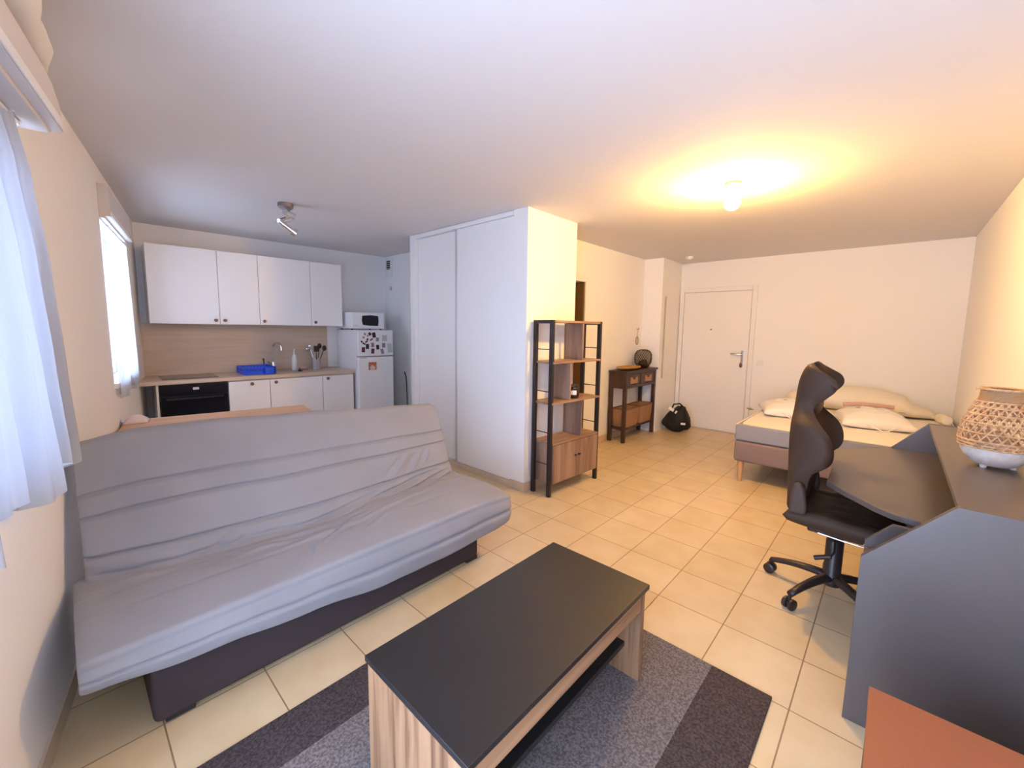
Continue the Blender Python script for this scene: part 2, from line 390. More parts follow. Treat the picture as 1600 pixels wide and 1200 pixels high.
struct('baseboard_hall', bm, M_SKIRT, 'beige tiled skirting under the console table', 'baseboard')
# passage behind the doorway
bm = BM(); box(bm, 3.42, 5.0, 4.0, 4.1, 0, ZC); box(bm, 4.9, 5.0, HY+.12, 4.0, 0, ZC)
struct('wall_passage', bm, mat('passage_shade_brown', (0.22, 0.125, 0.05), 0.8), 'passage walls beyond the doorway, dimness put into their brown colour', 'wall')  # walls coloured dark brown to stand for the unlit passage
# pillar (boxed duct) and entry wall
bm = BM(); prism(bm, [(5.80, HY+.12), (5.80, 2.49), (6.60, 2.515), (6.60, HY+.12)], 0, ZC)
struct('wall_pillar', bm, M_WALL, 'boxed-in white duct between console table and entrance door', 'wall')
bm = BM(); box(bm, 6.534, 6.70, RW_Y-.2, 3.0, 0, ZC)
struct('wall_entry', bm, M_WALL, 'white end wall with the entrance door, behind the bed', 'wall')
bm = BM(); box(bm, -0.9, 6.70, RW_Y-.15, RW_Y, 0, ZC)
struct('wall_right', bm, M_WALL, 'white right wall behind the desk', 'wall')
bm = BM(); box(bm, 6.524, 6.534, RW_Y, 1.44, 0, .08); struct('baseboard_entry', bm, M_SKIRT, 'beige tiled skirting behind the bed', 'baseboard')
bm = BM(); box(bm, -0.5, 6.52, RW_Y, RW_Y+.010, 0, .08); struct('baseboard_right', bm, M_SKIRT, 'beige tiled skirting behind the desk', 'baseboard')

# windows
def window(n, s0, s1, z0, z1, label, mull):
    e = sempty('window_%d' % n, label, 'window', (L0.x, L0.y, 0), LROT)
    bm = BM(); f = 0.055; a, b = -0.16, -0.10
    box(bm, a, b, s0, s0+f, z0, z1); box(bm, a, b, s1-f, s1, z0, z1); box(bm, a, b, s0+f, s1-f, z0, z0+f); box(bm, a, b, s0+f, s1-f, z1-f, z1)
    for mu in mull: box(bm, a-.005, b+.012, mu-.045, mu+.045, z0+f, z1-f)
    obj('window_frame', bm, M_PVC, e, bevel=.004)
    ed = [s0+f] + [v for mu in mull for v in (mu-.045, mu+.045)] + [s1-f]
    for i in range(0, len(ed), 2):
        bm = BM(); box(bm, -.135, -.125, ed[i], ed[i+1], z0+f, z1-f); obj('pane', bm, M_GLASS, e)
    bm = BM(); box(bm, -.098, 0.02, s0+.001, s1-.001, z0-.03, z0+.006); obj('window_sill', bm, M_PVC, e, bevel=.004)
    return e
added_door = window(3, *SKYWIN[0], 'added white glazed balcony door out of view on the left wall, letting in daylight', [-1.45])  # door added out of view to bring in more cool daylight
w1 = window(1, *SKYWIN[1], 'white window on the left wall behind the near sheer curtain', [])
w2 = window(2, *SKYWIN[2], 'narrower white window beside the kitchen with its own curtain', [2.55])
bm = BM(); tube(bm, [(-.09, 2.93, 1.35), (-.05, 2.93, 1.35), (-.045, 2.93, 1.32), (-.045, 2.93, 1.24)], .009); obj('window_handle', bm, M_PVC, w2, smooth=True)

# roller shutter boxes
def shutter_box(n, s0, s1, z0, z1, dep, label, rnd):
    bm = BM()
    prof = [(0, z0), (dep-.03, z0), (dep-.03, z0+.012), (dep, z0+.012), (dep, z1-.02), (dep-.02, z1), (0, z1)]
    N = 10
    rings = []
    for i in range(N+1):
        t = i/N
        if not rnd: s = s0+(s1-s0)*t; k = 1
        else:
            s = s0+(s1-s0)*(t if i < 2 else 1-(1-t)**2.2*(1-1/N)/(1-1/N)**2.2)
            q = max(0, (s-(s1-.16))/.16); k = 1-0.42*q**2.2
        rings.append([(p[0], s, z0+(p[1]-z0)*k) for p in prof])
    loft(bm, rings)
    o = obj('trim_%d' % n, bm, M_SHUT, None, bevel=.003)
    o['kind'] = 'structure'; o['label'] = label; o['category'] = 'shutter box'
    o.location = (L0.x, L0.y, 0); o.rotation_euler = (0, 0, LROT)
    bm = BM(); box(bm, dep, dep+.006, s0, s1-.004, z0+.014, z0+.045); obj('cover_strip', bm, M_PVC, o, bevel=.002)
    return o
shutter_box(1, -2.35, 0.285, 2.085, 2.245, .15, 'large roller shutter box above the near window', True)
shutter_box(2, 2.045, 3.12, 2.150, 2.365, .055, 'small roller shutter box above the kitchen-side window', False)
# cloth bundle on the near shutter box
bm = BM()
def cb(u, v):
    s = -0.95+1.20*u
    sec = 2*PI*v
    r = interp(u, [(0, .09), (.5, .10), (.68, .085), (.8, .055), (.92, .05), (1, .012)])
    rr = r*(1+.22*noise.noise(Vector((u*5, v*3, 1)))+.05*math.sin(2*sec+u*5))
    return (max(.016, 0.128+.9*rr*math.cos(sec)), s*1.0-.02, max(2.2475, 2.2475+r*.72+rr*math.sin(sec)*.8))
NU, NV = 40, 20
loft(bm, [[cb(i/NU, j/NV) for j in range(NV)] for i in range(NU+1)])
o = tag(obj('cloth_bundle', bm, M_CREAM, smooth=True, angle=180), 'cream cloth bundle lying on the shutter box up at the ceiling', 'cloth')
o.location = (L0.x, L0.y, 0); o.rotation_euler = (0, 0, LROT)

# ------------------------------------------------------------------ curtains
def curtain(name, label, fabric, rod, m=None):
    e = thing(name, label, 'curtain', (L0.x, L0.y, 0), LROT)
    for fn, nu, nv in fabric:
        bm = BM(); sheet(bm, fn, nu, nv); obj('fabric', bm, m or M_SHEER, e, smooth=True, angle=180)
    bm = BM(); tube(bm, rod, .006); obj('rod', bm, M_PVC, e, smooth=True)
    return e
def near_fab(u, v):            # u along the wall (far end = 1), v from top to hem
    z = 2.080-v*(2.080-(0.955+.035*math.sin(u*19)))
    s_end = interp(v, [(0, .16), (.15, .28), (.38, .375), (.68, .43), (1, .49)])
    s = -0.72+(s_end+0.72)*u
    amp = .010+.030*v
    off = .062+amp*math.sin(u*34+.8*math.sin(u*7))+.012*v*math.sin(u*13)
    off += (.003+.006*v)*math.sin(u*118+2*v)-.030*v*max(0, (u-.8)/.2)**2
    return (max(.015, off), s, z)
curtain('sheer_curtain', 'long sheer white curtain at the near left window above the sofa', [(near_fab, 420, 24)], [(.062, -.75, 2.077), (.062, .22, 2.077)])
def far_fab(a0, a1, b0, b1, ph):
    def fn(u, v):
        z = 2.10-v*(2.10-(.955+.02*math.sin(u*9+ph)))
        s = (a0+(b0-a0)*v)+((a1-a0)+((b1-b0)-(a1-a0))*v)*u
        return (max(.008, .03+(.006+.014*v)*math.sin(u*22+ph)), s, z)
    return fn
curtain('kitchen_curtain', 'pair of short sheer curtains at the far window next to the kitchen',
        [(far_fab(2.07, 2.5, 2.06, 2.42, 0), 60, 16), (far_fab(2.56, 2.98, 2.62, 3.0, 1.3), 60, 16)], [(.03, 2.06, 2.104), (.03, 3.04, 2.104)], M_SHEERK)

# ------------------------------------------------------------------ entrance door, switch, details on the end walls
e = sempty('door_1', 'white entrance door with brass-coloured handle', 'door', (6.534, 0, 0))
bm = BM()
for a, b, z0, z1 in ((1.455, 1.515, 0, 2.11), (2.445, 2.505, 0, 2.11), (1.515, 2.445, 2.05, 2.11)): box(bm, -.035, 0.0, a, b, z0, z1)
obj('door_frame', bm, M_DOOR, e, bevel=.006)
lf = obox('door_leaf', (-.018, 0, 1.522, 2.438, .012, 2.043), M_DOOR, e, .003)
bm = BM(); box(bm, -.006, -.0185, 1.575-.0, 1.613, .98, 1.21); obj('handle_plate', bm, M_STEEL, lf, bevel=.004)
bm = BM(); tube(bm, [(-.02, 1.595, 1.155), (-.07, 1.595, 1.155), (-.075, 1.61, 1.155), (-.075, 1.73, 1.16)], .010); obj('handle', bm, M_STEEL, lf, smooth=True)
bm = BM(); lathe(bm, [(.016, -.02), (.02, 0), (.016, .02)], 12, (-.035, 1.60, 1.00)); box(bm, -.045, -.02, 1.588, 1.612, .97, 1.035); obj('lock_knob', bm, M_KNOB, lf, bevel=.004)
bm = BM(); tube(bm, [(-.022, 2.03, 1.50), (-.012, 2.03, 1.50)], .011, 12); obj('peephole', bm, M_KNOB, lf, smooth=True)
bm = BM(); box(bm, 6.520, 6.534, 1.325, 1.405, 1.01, 1.09); sw = tag(obj('light_switch', bm, M_PVC, bevel=.004), 'small white light switch on the wall right of the entrance door', 'light switch')
bm = BM(); box(bm, 6.513, 6.522, 1.345, 1.385, 1.025, 1.075); obj('rocker', bm, M_PVC, sw, bevel=.002)
# electrical panel on the duct
e = thing('electrical_panel', 'tall white flush panel door on the duct wall beside the entrance door', 'panel', (5.915, 2.4935, 0), math.atan2(.025, .8))
obox('panel_door', (0.012, .52, -.014, -.001, .80, 1.94), M_DOOR, e, .003)
obox('edge_shadow_strip', (0, .012, -.018, -.001, .78, 1.96), mat('panel_edge_shadow', (.45, .38, .3), .6), e, .002)  # tan strip painted in as the shadow line along the panel edge
# hall door frame and leaf
e = sempty('door_2', 'open brown doorway left of the console table', 'door', (0, HY, 0))
bm = BM()
box(bm, 4.26, 4.33, -.012, 0, 0, 2.10); box(bm, 3.49, 3.56, -.012, 0, 0, 2.10); box(bm, 3.56, 4.26, -.012, 0, 2.03, 2.10)
obj('door_frame', bm, M_DOOR, e, bevel=.003)
obox('door_jamb', (4.235, 4.26, .002, .12, 0, 2.03), M_BROWND, e, .003)
lf = obox('door_leaf', (4.19, 4.232, .13, .80, .01, 2.02), M_BROWND, e, .003)
for z in (.35, 1.05, 1.75):
    bm = BM(); tube(bm, [(4.232, .118, z-.04), (4.232, .118, z+.04)], .008); obj('hinge', bm, M_BLKMET, lf, smooth=True)
# key ring hanging by the console
e = thing('wall_key_hook', 'small wire loop hanging on a hook above the console table', 'hook', (5.64, HY, 1.40))
bm = BM(); tube(bm, [(0, 0, .09), (0, -.03, .09), (0, -.033, .11)], .005); obj('hook', bm, M_KNOB, e, smooth=True)
bm = BM(); tube(bm, [(0, -.028, .09), (-.005, -.015, .03), (0, -.012, -.02)], .0035)
tube(bm, [(.035*math.sin(2*PI*i/16), -.012, -.075+.055*math.cos(2*PI*i/16)) for i in range(17)], .006)
obj('loop', bm, mat('tan_cord', (.42, .24, .14), .7), e, smooth=True)
# smoke detector
e = thing('smoke_detector', 'small round white smoke detector on the ceiling near the entrance', 'smoke detector', (5.93, 2.185, ZC))
bm = BM(); lathe(bm, [(.05, 0), (.05, -.012), (.044, -.03), (.03, -.036)], 24); obj('housing', bm, M_PVC, e, smooth=True)
bm = BM(); lathe(bm, [(.018, -.036), (.016, -.046)], 16); obj('sensor', bm, M_SHUT, e, smooth=True)

# ------------------------------------------------------------------ lamps
e = thing('ceiling_bulb', 'lit bare round bulb on the ceiling above the living area', 'lamp', (3.229, 0.923, ZC))
bm = BM(); lathe(bm, [(.055, 0), (.055, -.012), (.03, -.025)], 24); obj('ceiling_rose', bm, mat('brass_rose', (.45, .30, .10), .4, metal=.5), e, smooth=True)
bm = BM(); lathe(bm, [(.02, -.025), (.022, -.06), (.016, -.075)], 20); obj('socket', bm, M_PVC, e, smooth=True)
bm = BM(); bmesh.ops.create_uvsphere(bm, u_segments=32, v_segments=20, radius=.052)
for v in bm.verts: v.co.z = v.co.z*1.08-.125
obj('bulb', bm, emit('warm_bulb', BULB_COLOR, BULB_STRENGTH), e, smooth=True, angle=180)

M_SPOTPL = mat('dark_satin_plate', (.30, .26, .26), .35, metal=.7)
e = thing('ceiling_spotlight', 'chrome two-arm spotlight on the kitchen ceiling', 'spotlight', (1.356, 3.874, ZC), .2)
bm = BM(); lathe(bm, [(.06, 0), (.06, -.03), (.045, -.045)], 24); obj('ceiling_plate', bm, M_SPOTPL, e, smooth=True)
for sx, name in ((1, 'upper'), (-1, 'lower')):
    if sx == 1:
        A, B = Vector((-.02, -.02, -.075)), Vector((.075, .015, -.085))
        bm = BM(); tube(bm, [(0, 0, -.04), (.01, 0, -.075)], .007); tube(bm, [A, B], [.027, .027], 16); h = obj('spot_head', bm, M_CHROME, e, smooth=True)
    else:
        bm = BM(); tube(bm, [(0, 0, -.04), (-.005, -.01, -.115)], .008); a = obj('arm', bm, M_CHROME, e, smooth=True)
        bm = BM(); tube(bm, [(.03, -.01, -.115), (-.07, -.02, -.165)], .024, 16); obj('lamp_body', bm, M_CHROME, a, smooth=True)
        bm = BM(); tube(bm, [(-.07, -.02, -.16), (.03, -.06, -.235)], .020, 16); tube(bm, [(.02, -.055, -.228), (.045, -.065, -.245)], .033, 16); obj('lamp_head', bm, M_CHROME, a, smooth=True)

# ------------------------------------------------------------------ sliding wardrobe
e = thing('sliding_wardrobe', 'built-in white wardrobe with two tall sliding doors', 'wardrobe', (2.732, 0, 0))
bm = BM(); box(bm, -.008, .56, 4.015, 4.105, 0, ZC-.002); box(bm, -.004, .05, 2.527, 4.015, 2.445, ZC-.002); obj('frame', bm, M_WHITE, e, bevel=.004)
obox('carcass', (.075, .56, 2.53, 4.014, .0, 2.44), M_WHITE, e, .002)
obox('plinth', (.005, .07, 2.527, 4.015, 0, .058), M_SKIRT, e, .002)
obox('sliding_door', (.012, .034, 2.528, 3.33, .062, 2.443), M_WHITE, e, .004)
obox('sliding_door', (.040, .064, 3.27, 4.012, .062, 2.443), M_WHITE, e, .004)
bm = BM(); box(bm, .007, .012, 3.302, 3.33, .062, 2.443); obj('door_edge_profile', bm, mat('aluminium_edge', (.6, .6, .62), .4, metal=.4), e, bevel=.002)

# ------------------------------------------------------------------ kitchen
KL = (K0.x, K0.y, 0)
def kthing(name, label, cat, group=None): return thing(name, label, cat, KL, KROT, group)
def knob(parent, x, z, y):
    bm = BM(); tube(bm, [(x, y+.003, z), (x, y-.012, z)], .007, 10); tube(bm, [(x, y-.010, z), (x, y-.016, z), (x, y-.026, z)], [.014, .018, .014], 14)
    obj('knob', bm, M_KNOB, parent, smooth=True)
def base_cab(s0, s1, kx, label):
    e = kthing('base_cabinet', label, 'cabinet', 'white base cabinets under the worktop')
    obox('body', (s0, s1, -.575, -.02, .10, .878), M_WHITE, e, .002)
    obox('plinth', (s0, s1, -.54, -.10, 0, .10), M_WHITE, e, .002)
    d = obox('door', (s0+.002, s1-.002, -.60, -.578, .105, .868), M_WHITE, e, .003)
    knob(d, kx, .835, -.60)
base_cab(.625, 1.015, .84, 'white base cabinet with a copper knob, directly right of the oven')
base_cab(1.017, 1.585, 1.075, 'widest white base cabinet in the middle under the sink')
base_cab(1.587, 1.965, 1.645, 'white base cabinet at the worktop end next to the fridge')
e = kthing('end_panel', 'narrow white end panel left of the oven', 'panel')
obox('panel', (.045, .063, -.59, -.02, 0, .878), M_WHITE, e, .002)
e = kthing('built_in_oven', 'black glass built-in oven under the worktop', 'oven')
obox('body', (.068, .62, -.575, -.03, .10, .876), M_BLACK, e, .002)
obox('control_panel', (.07, .618, -.60, -.576, .765, .872), M_OVEN, e, .003)
d = obox('oven_door', (.07, .618, -.605, -.576, .18, .760), M_OVEN, e, .004)
bm = BM(); tube(bm, [(.12, -.606, .735), (.12, -.635, .735), (.57, -.635, .735), (.57, -.606, .735)], .008); obj('door_handle', bm, M_BLACK, d, smooth=True)
obox('drawer_front', (.07, .618, -.60, -.576, .105, .175), M_OVEN, e, .003)
obox('display', (.325, .375, -.603, -.6005, .815, .838), mat('oven_display', (.6, .62, .65), .3), e, .001)
e = kthing('worktop', 'light oak worktop along the kitchen wall', 'worktop')
obox('slab', (-.075, 1.975, -.615, -.001, .880, .918), M_BEECH, e, .003)
bm = BM(); box(bm, -.02, 1.872, -.013, -.001, .919, 1.472)
o = obj('backsplash', bm, M_BEECH, None, bevel=.002); o.location = KL; o.rotation_euler = (0, 0, KROT); tag(o, 'light oak backsplash panel between worktop and wall cabinets', 'backsplash')
def wall_cab(s0, s1, kx, label):
    e = kthing('wall_cabinet', label, 'cabinet', 'white wall cabinets over the worktop')
    obox('body', (s0, s1, -.338, -.002, 1.475, 2.246), M_WHITE, e, .002)
    d = obox('door', (s0+.0015, s1-.0015, -.360, -.340, 1.472, 2.248), M_WHITE, e, .003)
    knob(d, kx, 1.515, -.36)
wall_cab(.052, .628, .59, 'widest white wall cabinet next to the window, its knob bottom right')
wall_cab(.629, 1.006, .67, 'second white wall cabinet from the window, above the blue dish rack')
wall_cab(1.007, 1.565, 1.05, 'third white wall cabinet from the window, above the tap')
wall_cab(1.566, 1.948, 1.61, 'white wall cabinet at the fridge end of the row')
e = kthing('cooktop', 'dark glass cooktop set in the worktop above the oven', 'cooktop')
obox('glass', (.10, .56, -.50, -.12, .9185, .923), M_OVEN, e, .002)
# dish rack
e = kthing('dish_rack', 'bright blue plastic dish rack on the worktop by the tap', 'dish rack')
bm = BM()
x0, x1, y0, y1, z0, z1 = .80, 1.10, -.50, -.16, .919, 1.005
box(bm, x0, x1, y0, y1, z0, z0+.006)
def slatted(a, b, fixed, ax):
    n = 9
    for i in range(n+1):
        t = a+(b-a)*i/n
        if ax == 'x': box(bm, t-.010, t+.010, fixed-.002, fixed+.002, z0, z1)
        else: box(bm, fixed-.002, fixed+.002, t-.010, t+.010, z0, z1)
    for za, zb in ((z0, z0+.04), (z1-.025, z1)):
        if ax == 'x': box(bm, a, b, fixed-.003, fixed+.003, za, zb)
        else: box(bm, fixed-.003, fixed+.003, a, b, za, zb)
slatted(x0, x1, y0, 'x'); slatted(x0, x1, y1, 'x'); slatted(y0, y1, x0, 'y'); slatted(y0, y1, x1, 'y')
obj('basket', bm, M_BLUE, e)
bm = BM(); box(bm, x0+.19, x0+.28, y0-.045, y0-.004, z0, z1-.004); obj('cutlery_holder', bm, M_BLUE, e, bevel=.008)
# tap
e = kthing('kitchen_tap', 'chrome swan-neck tap rising behind the blue dish rack', 'tap')
tx, ty = 1.19, -.10
bm = BM(); lathe(bm, [(.028, 0), (.028, .02), (.022, .03), (.022, .10), (.017, .11)], 20, (tx, ty, .919)); obj('body', bm, M_CHROME, e, smooth=True)
bm = BM(); tube(bm, [(tx, ty, 1.02), (tx, ty, 1.20)]+[(tx+.04*(1-math.cos(a))*.75, ty-.06*(1-math.cos(a)), 1.20+.06*math.sin(a)) for a in [PI*k/10 for k in range(1, 11)]]+[(tx+.06, ty-.12, 1.165)], .011, 12); obj('spout', bm, M_CHROME, e, smooth=True)
bm = BM(); tube(bm, [(tx-.02, ty, 1.0), (tx-.065, ty-.01, 1.035)], [.011, .008], 10); obj('lever', bm, M_CHROME, e, smooth=True)
# small dark stopper behind the rack
e = kthing('dish_brush', 'small black dish brush standing left of the tap', 'brush')
bm = BM(); lathe(bm, [(.020, 0), (.024, .012), (.014, .03), (.008, .045)], 14, (1.085, -.10, .919)); obj('head', bm, M_BLACK, e, smooth=True)
bm = BM(); tube(bm, [(1.085, -.10, .96), (1.083, -.10, 1.04), (1.08, -.098, 1.07)], [.006, .007, .013], 8); obj('brush_handle', bm, M_BLACK, e, smooth=True)
e = kthing('soap_bottle', 'milky plastic bottle with pump standing right of the tap', 'bottle')
bm = BM(); lathe(bm, [(.030, 0), (.035, .01), (.035, .14), (.026, .185), (.012, .20), (.012, .212)], 20, (1.39, -.22, .919)); obj('bottle', bm, M_PLAST, e, smooth=True)
bm = BM(); lathe(bm, [(.014, .212), (.014, .232), (.006, .235), (.006, .262)], 12, (1.39, -.22, .919)); tube(bm, [(1.39, -.22, 1.178), (1.39, -.26, 1.172)], .006); obj('pump', bm, M_PLAST, e, smooth=True)
e = kthing('sponge', 'red-brown sponge lying beside the soap bottle', 'sponge')
obox('pad', (1.45, 1.53, -.26, -.19, .9185, .94), M_RED, e, .006)
obox('scourer', (1.45, 1.53, -.26, -.19, .9405, .95), mat('pale_scourer', (.7, .55, .45), .9), e, .003)
e = kthing('sink_plug', 'dark round plug lying on the worktop in front of the soap bottle', 'plug')
bm = BM(); lathe(bm, [(.026, 0), (.026, .012), (.008, .018), (.008, .024)], 16, (1.41, -.36, .9185)); obj('plug', bm, M_BLACK, e, smooth=True)
e = kthing('utensil_crock', 'mottled grey crock holding kitchen utensils at the worktop end', 'crock')
cx, cy = 1.66, -.20
bm = BM(); lathe(bm, [(.046, 0), (.050, .005), (.050, .145), (.044, .145), (.043, .02), (.0, .02)], 24, (cx, cy, .9185), cap=False); obj('crock', bm, M_CERAM, e, smooth=True)
for i, (dx, dy, L, kind, lab) in enumerate(((-.036, .0, .27, 'ladle', 'shiny ladle leaning left out of the grey crock'), (-.010, -.030, .25, 'spatula', 'dark slotted spatula in the middle of the grey crock'),
        (.022, .020, .30, 'spoon', 'tall black spoon at the back of the grey crock'), (.030, -.014, .27, 'spoon', 'black spoon leaning right out of the grey crock'), (-.016, .030, .29, 'whisk', 'steel whisk standing upright at the back of the crock'))):
    o = thing(kind if kind != 'spoon' else 'cooking_spoon', lab, 'utensil', KL, KROT, 'utensils in the crock')
    b0 = Vector((cx+dx*.3, cy+dy*.3, .945)); b1 = Vector((cx+dx*2.6, cy+dy*2.6, .945+L*.8)); d = (b1-b0).normalized()
    bm = BM(); tube(bm, [b0, b1], .005, 8); obj('stem', bm, M_STEEL if kind in ('ladle', 'whisk') else M_BLACK, o, smooth=True)
    bm = BM()
    if kind == 'spatula':
        box(bm, -.03, .03, -.003, .003, 0, .075, Matrix.Translation(b1))
    else:
        bmesh.ops.create_uvsphere(bm, u_segments=14, v_segments=10, radius=1)
        sc = {'ladle': (.036, .03, .026), 'spoon': (.027, .012, .036), 'whisk': (.024, .024, .042)}[kind]
        for v in bm.verts: v.co = Vector((v.co.x*sc[0], v.co.y*sc[1], v.co.z*sc[2]))+b1+d*sc[2]*.8
    obj('head', bm, M_CHROME if kind in ('ladle', 'whisk') else M_BLACK, o, smooth=True)
# fridge
e = kthing('fridge_freezer', 'white fridge with freezer on top covered in magnets', 'fridge')
FS0, FS1, FO = 2.0, 2.485, -.68
obox('body', (FS0, FS1, FO+.055, -.04, .02, 1.428), M_FRIDGE, e, .006)
fd = obox('freezer_door', (FS0, FS1, FO, FO+.05, 1.092, 1.428), M_FRIDGE, e, .012)
rd = obox('fridge_door', (FS0, FS1, FO, FO+.05, .07, 1.082), M_FRIDGE, e, .012)
obox('door_gasket', (FS0+.008, FS1-.008, FO+.03, FO+.057, .08, 1.42), mat('grey_gasket', (.25, .25, .27), .7), e, .001)
obox('door_grip', (FS0+.02, FS0+.11, FO-.004, FO+.004, 1.062, 1.080), M_SHUT, rd, .003)
obox('kick_panel', (FS0+.01, FS1-.01, FO+.07, FO+.1, 0, .07), M_SHUT, e, .002)
M_MAG = [mat('magnet_dark', (.035, .015, .02), .5), mat('magnet_grey', (.30, .24, .26), .5), mat('magnet_wine', (.10, .02, .03), .5), mat('magnet_faint', (.55, .55, .57), .6)]
def fx(px): return FS0+(px-300)/(950-300)*(FS1-FS0)
def fz(py): return 1.428-(py-180)/(680-180)*(1.428-1.092)
mags = [  # x, y (crop px), half w, half h, angle, material, label
 (400, 320, 18, 14, .3, 1, 'grey little figure magnet at the upper left of the freezer door'),
 (425, 255, 14, 20, -.3, 1, 'small greyish magnet at the very top left of the freezer door'),
 (512, 255, 22, 26, -.7, 0, 'dark tilted hook-shaped magnet near the top of the freezer door'),
 (475, 290, 16, 14, .4, 1, 'pale pink magnet between two dark ones near the top'),
 (588, 275, 30, 44, -.2, 0, 'largest black photo magnet at the top of the freezer door'),
 (650, 360, 26, 34, .1, 1, 'round grey magnet right of the black photo magnet'),
 (470, 355, 16, 14, .7, 0, 'tiny dark diamond magnet in the middle left of the freezer door'),
 (540, 360, 30, 10, -.6, 0, 'thin dark slanted strip magnet in the middle of the freezer door'),
 (365, 398, 16, 14, .7, 0, 'tiny dark magnet closest to the hinge edge of the freezer door'),
 (405, 437, 28, 13, .5, 0, 'dark slanted magnet just above the lower left square'),
 (450, 400, 26, 12, -.6, 2, 'short wine-red strip magnet left of centre'),
 (465, 492, 28, 42, .05, 0, 'dark square magnet in the lower row, second from the left'),
 (560, 465, 26, 38, -.1, 1, 'greyish pink portrait magnet in the centre of the freezer door'),
 (392, 552, 28, 44, .05, 2, 'dark wine square magnet at the lower left of the freezer door'),
 (560, 582, 28, 44, .1, 2, 'dark wine square magnet at the bottom centre of the freezer door'),
 (652, 508, 26, 40, -.05, 0, 'dark square magnet right of centre in the lower row'),
 (765, 475, 30, 40, 0, 1, 'grey magnet right of the dark squares'),
 (738, 592, 26, 44, -.3, 1, 'tilted grey-brown strip magnet at the lower right'),
 (785, 335, 45, 52, 0, 3, 'faint grey drawing stuck at the upper right of the freezer door'),
 (880, 530, 40, 80, -.08, 3, 'faint tall paper slip at the right edge of the freezer door')]
sc_ = (FS1-FS0)/650
for px, py, hw, hh, an, mi, lab in mags:
    bm = BM(); box(bm, -hw*sc_, hw*sc_, -.004, 0, -hh*sc_, hh*sc_)
    box(bm, -hw*sc_*.45, hw*sc_*.35, -.0055, -.004, -hh*sc_*.5, hh*sc_*.2)
    o = tag(obj('fridge_magnet', bm, M_MAG[mi], bevel=.001), lab, 'magnet', 'magnets on the freezer door')
    lx, ly = fx(px), FO-.0005
    p = rot2((lx, ly), KROT); o.location = (K0.x+p[0], K0.y+p[1], fz(py)); o.rotation_euler = (0, an, KROT)
e = thing('orange_flyer', 'small orange card with a pale figure stuck on the fridge door', 'card', KL, KROT)
zz = 1.0
bm = BM(); box(bm, fx(480), fx(625), FO-.003, FO-.0005, fz(945), fz(795)); obj('card', bm, mat('orange_card', (.55, .16, .07), .6, var=.3, vscale=30), e)
bm = BM(); prism(bm, [(fx(510), fz(940)), (fx(590), fz(940)), (fx(600), fz(890)), (fx(550), fz(850)), (fx(505), fz(885))], FO-.004, FO-.003, 'y'); obj('figure', bm, mat('pale_print', (.75, .6, .5), .6), e)
# microwave
e = kthing('microwave', 'white microwave with dark window on top of the fridge', 'microwave')
MO = -.56
obox('casing', (1.985, 2.425, MO+.012, -.14, 1.442, 1.655), M_FRIDGE, e, .012)
obox('front_panel', (1.985, 2.425, MO, MO+.014, 1.444, 1.653), M_FRIDGE, e, .006)
bm = BM(); prism(bm, [(2.125, 1.493), (2.21, 1.483), (2.335, 1.482), (2.343, 1.55), (2.338, 1.612), (2.23, 1.620), (2.12, 1.610), (2.113, 1.55)], MO-.004, MO, 'y'); obj('door_window', bm, mat('microwave_window', (.012, .014, .02), .2), e, bevel=.002)
for k in range(3): obox('button', (2.0+.022*k, 2.016+.022*k, MO-.003, MO, 1.478, 1.490), M_SHUT, e, .001)
for sx in (2.0, 2.395):
    for sy in (-.5, -.18): obox('foot', (sx, sx+.02, sy, sy+.02, 1.4285, 1.442), M_BLACK, e, .001)
# ventilation grille + socket on alcove wall
e = thing('air_vent', 'white ventilation grille high in the corner above the fridge', 'vent', (3.30, 5.50, 2.32))
obox('frame', (-.02, 0, -.085, .085, -.125, .125), M_PVC, e, .004)
obox('opening', (-.024, -.019, -.05, .04, -.02, .10), mat('vent_dark', (.06, .05, .05), .8), e, .001)
for k in range(4): obox('slat', (-.03, -.018, -.05, .04, -.01+.028*k, -.004+.028*k), M_SHUT, e, .001)
e = thing('wall_cord_pull', 'small grey pull knob on the wall below the vent', 'pull knob', (3.30, 5.45, 2.03))
bm = BM(); lathe(bm, [(.012, -.03), (.016, -.02), (.016, .015), (.006, .028)], 12, (-.017, 0, 0)); obj('knob', bm, M_SHUT, e, smooth=True)
# cable beside the fridge
bm = BM(); tube(bm, [(2.725, 4.20, .62), (2.72, 4.2, .80), (2.705, 4.19, .90), (2.67, 4.165, .955)], .007); tube(bm, [(2.725, 4.2, .0), (2.725, 4.2, .62)], .007)
tag(obj('power_cable', bm, M_BLACK, smooth=True), 'dark cable sticking up between the fridge and the wardrobe', 'cable')

# ------------------------------------------------------------------ sofa bed
e = thing('sofa_bed', 'grey fabric click-clack sofa bed with dark base against the left wall', 'sofa', (0, 0, 0))
def nz(x, y, z=0): return noise.noise(Vector((x, y, z)))
XL, XR = -.042, 1.905
CRE = [(-.05, 2.27), (.3, 2.18), (.85, 2.135), (1.3, 2.20), (1.7, 2.25), (1.95, 2.285)]
ZBOT = [(-.05, .302), (.28, .262), (.65, .228), (1.0, .185), (1.4, .178), (1.75, .195), (1.95, .215)]
def ridge(x, y, lines):
    q = 0
    for (x0, y0, x1, y1, w, h) in lines:
        dx, dy = x1-x0, y1-y0; L = math.hypot(dx, dy)
        t = max(0, min(1, ((x-x0)*dx+(y-y0)*dy)/(L*L)))
        d = ((x-x0)*dy-(y-y0)*dx)/L if 0 < t < 1 else math.hypot(x-x0-t*dx, y-y0-t*dy)
        fade = math.sin(PI*min(1, max(0, .08+.84*t)))
        q += h*fade*(math.exp(-((d-w)/w)**2)-math.exp(-((d+w)/w)**2)) if 0 < t < 1 else 0
    return q
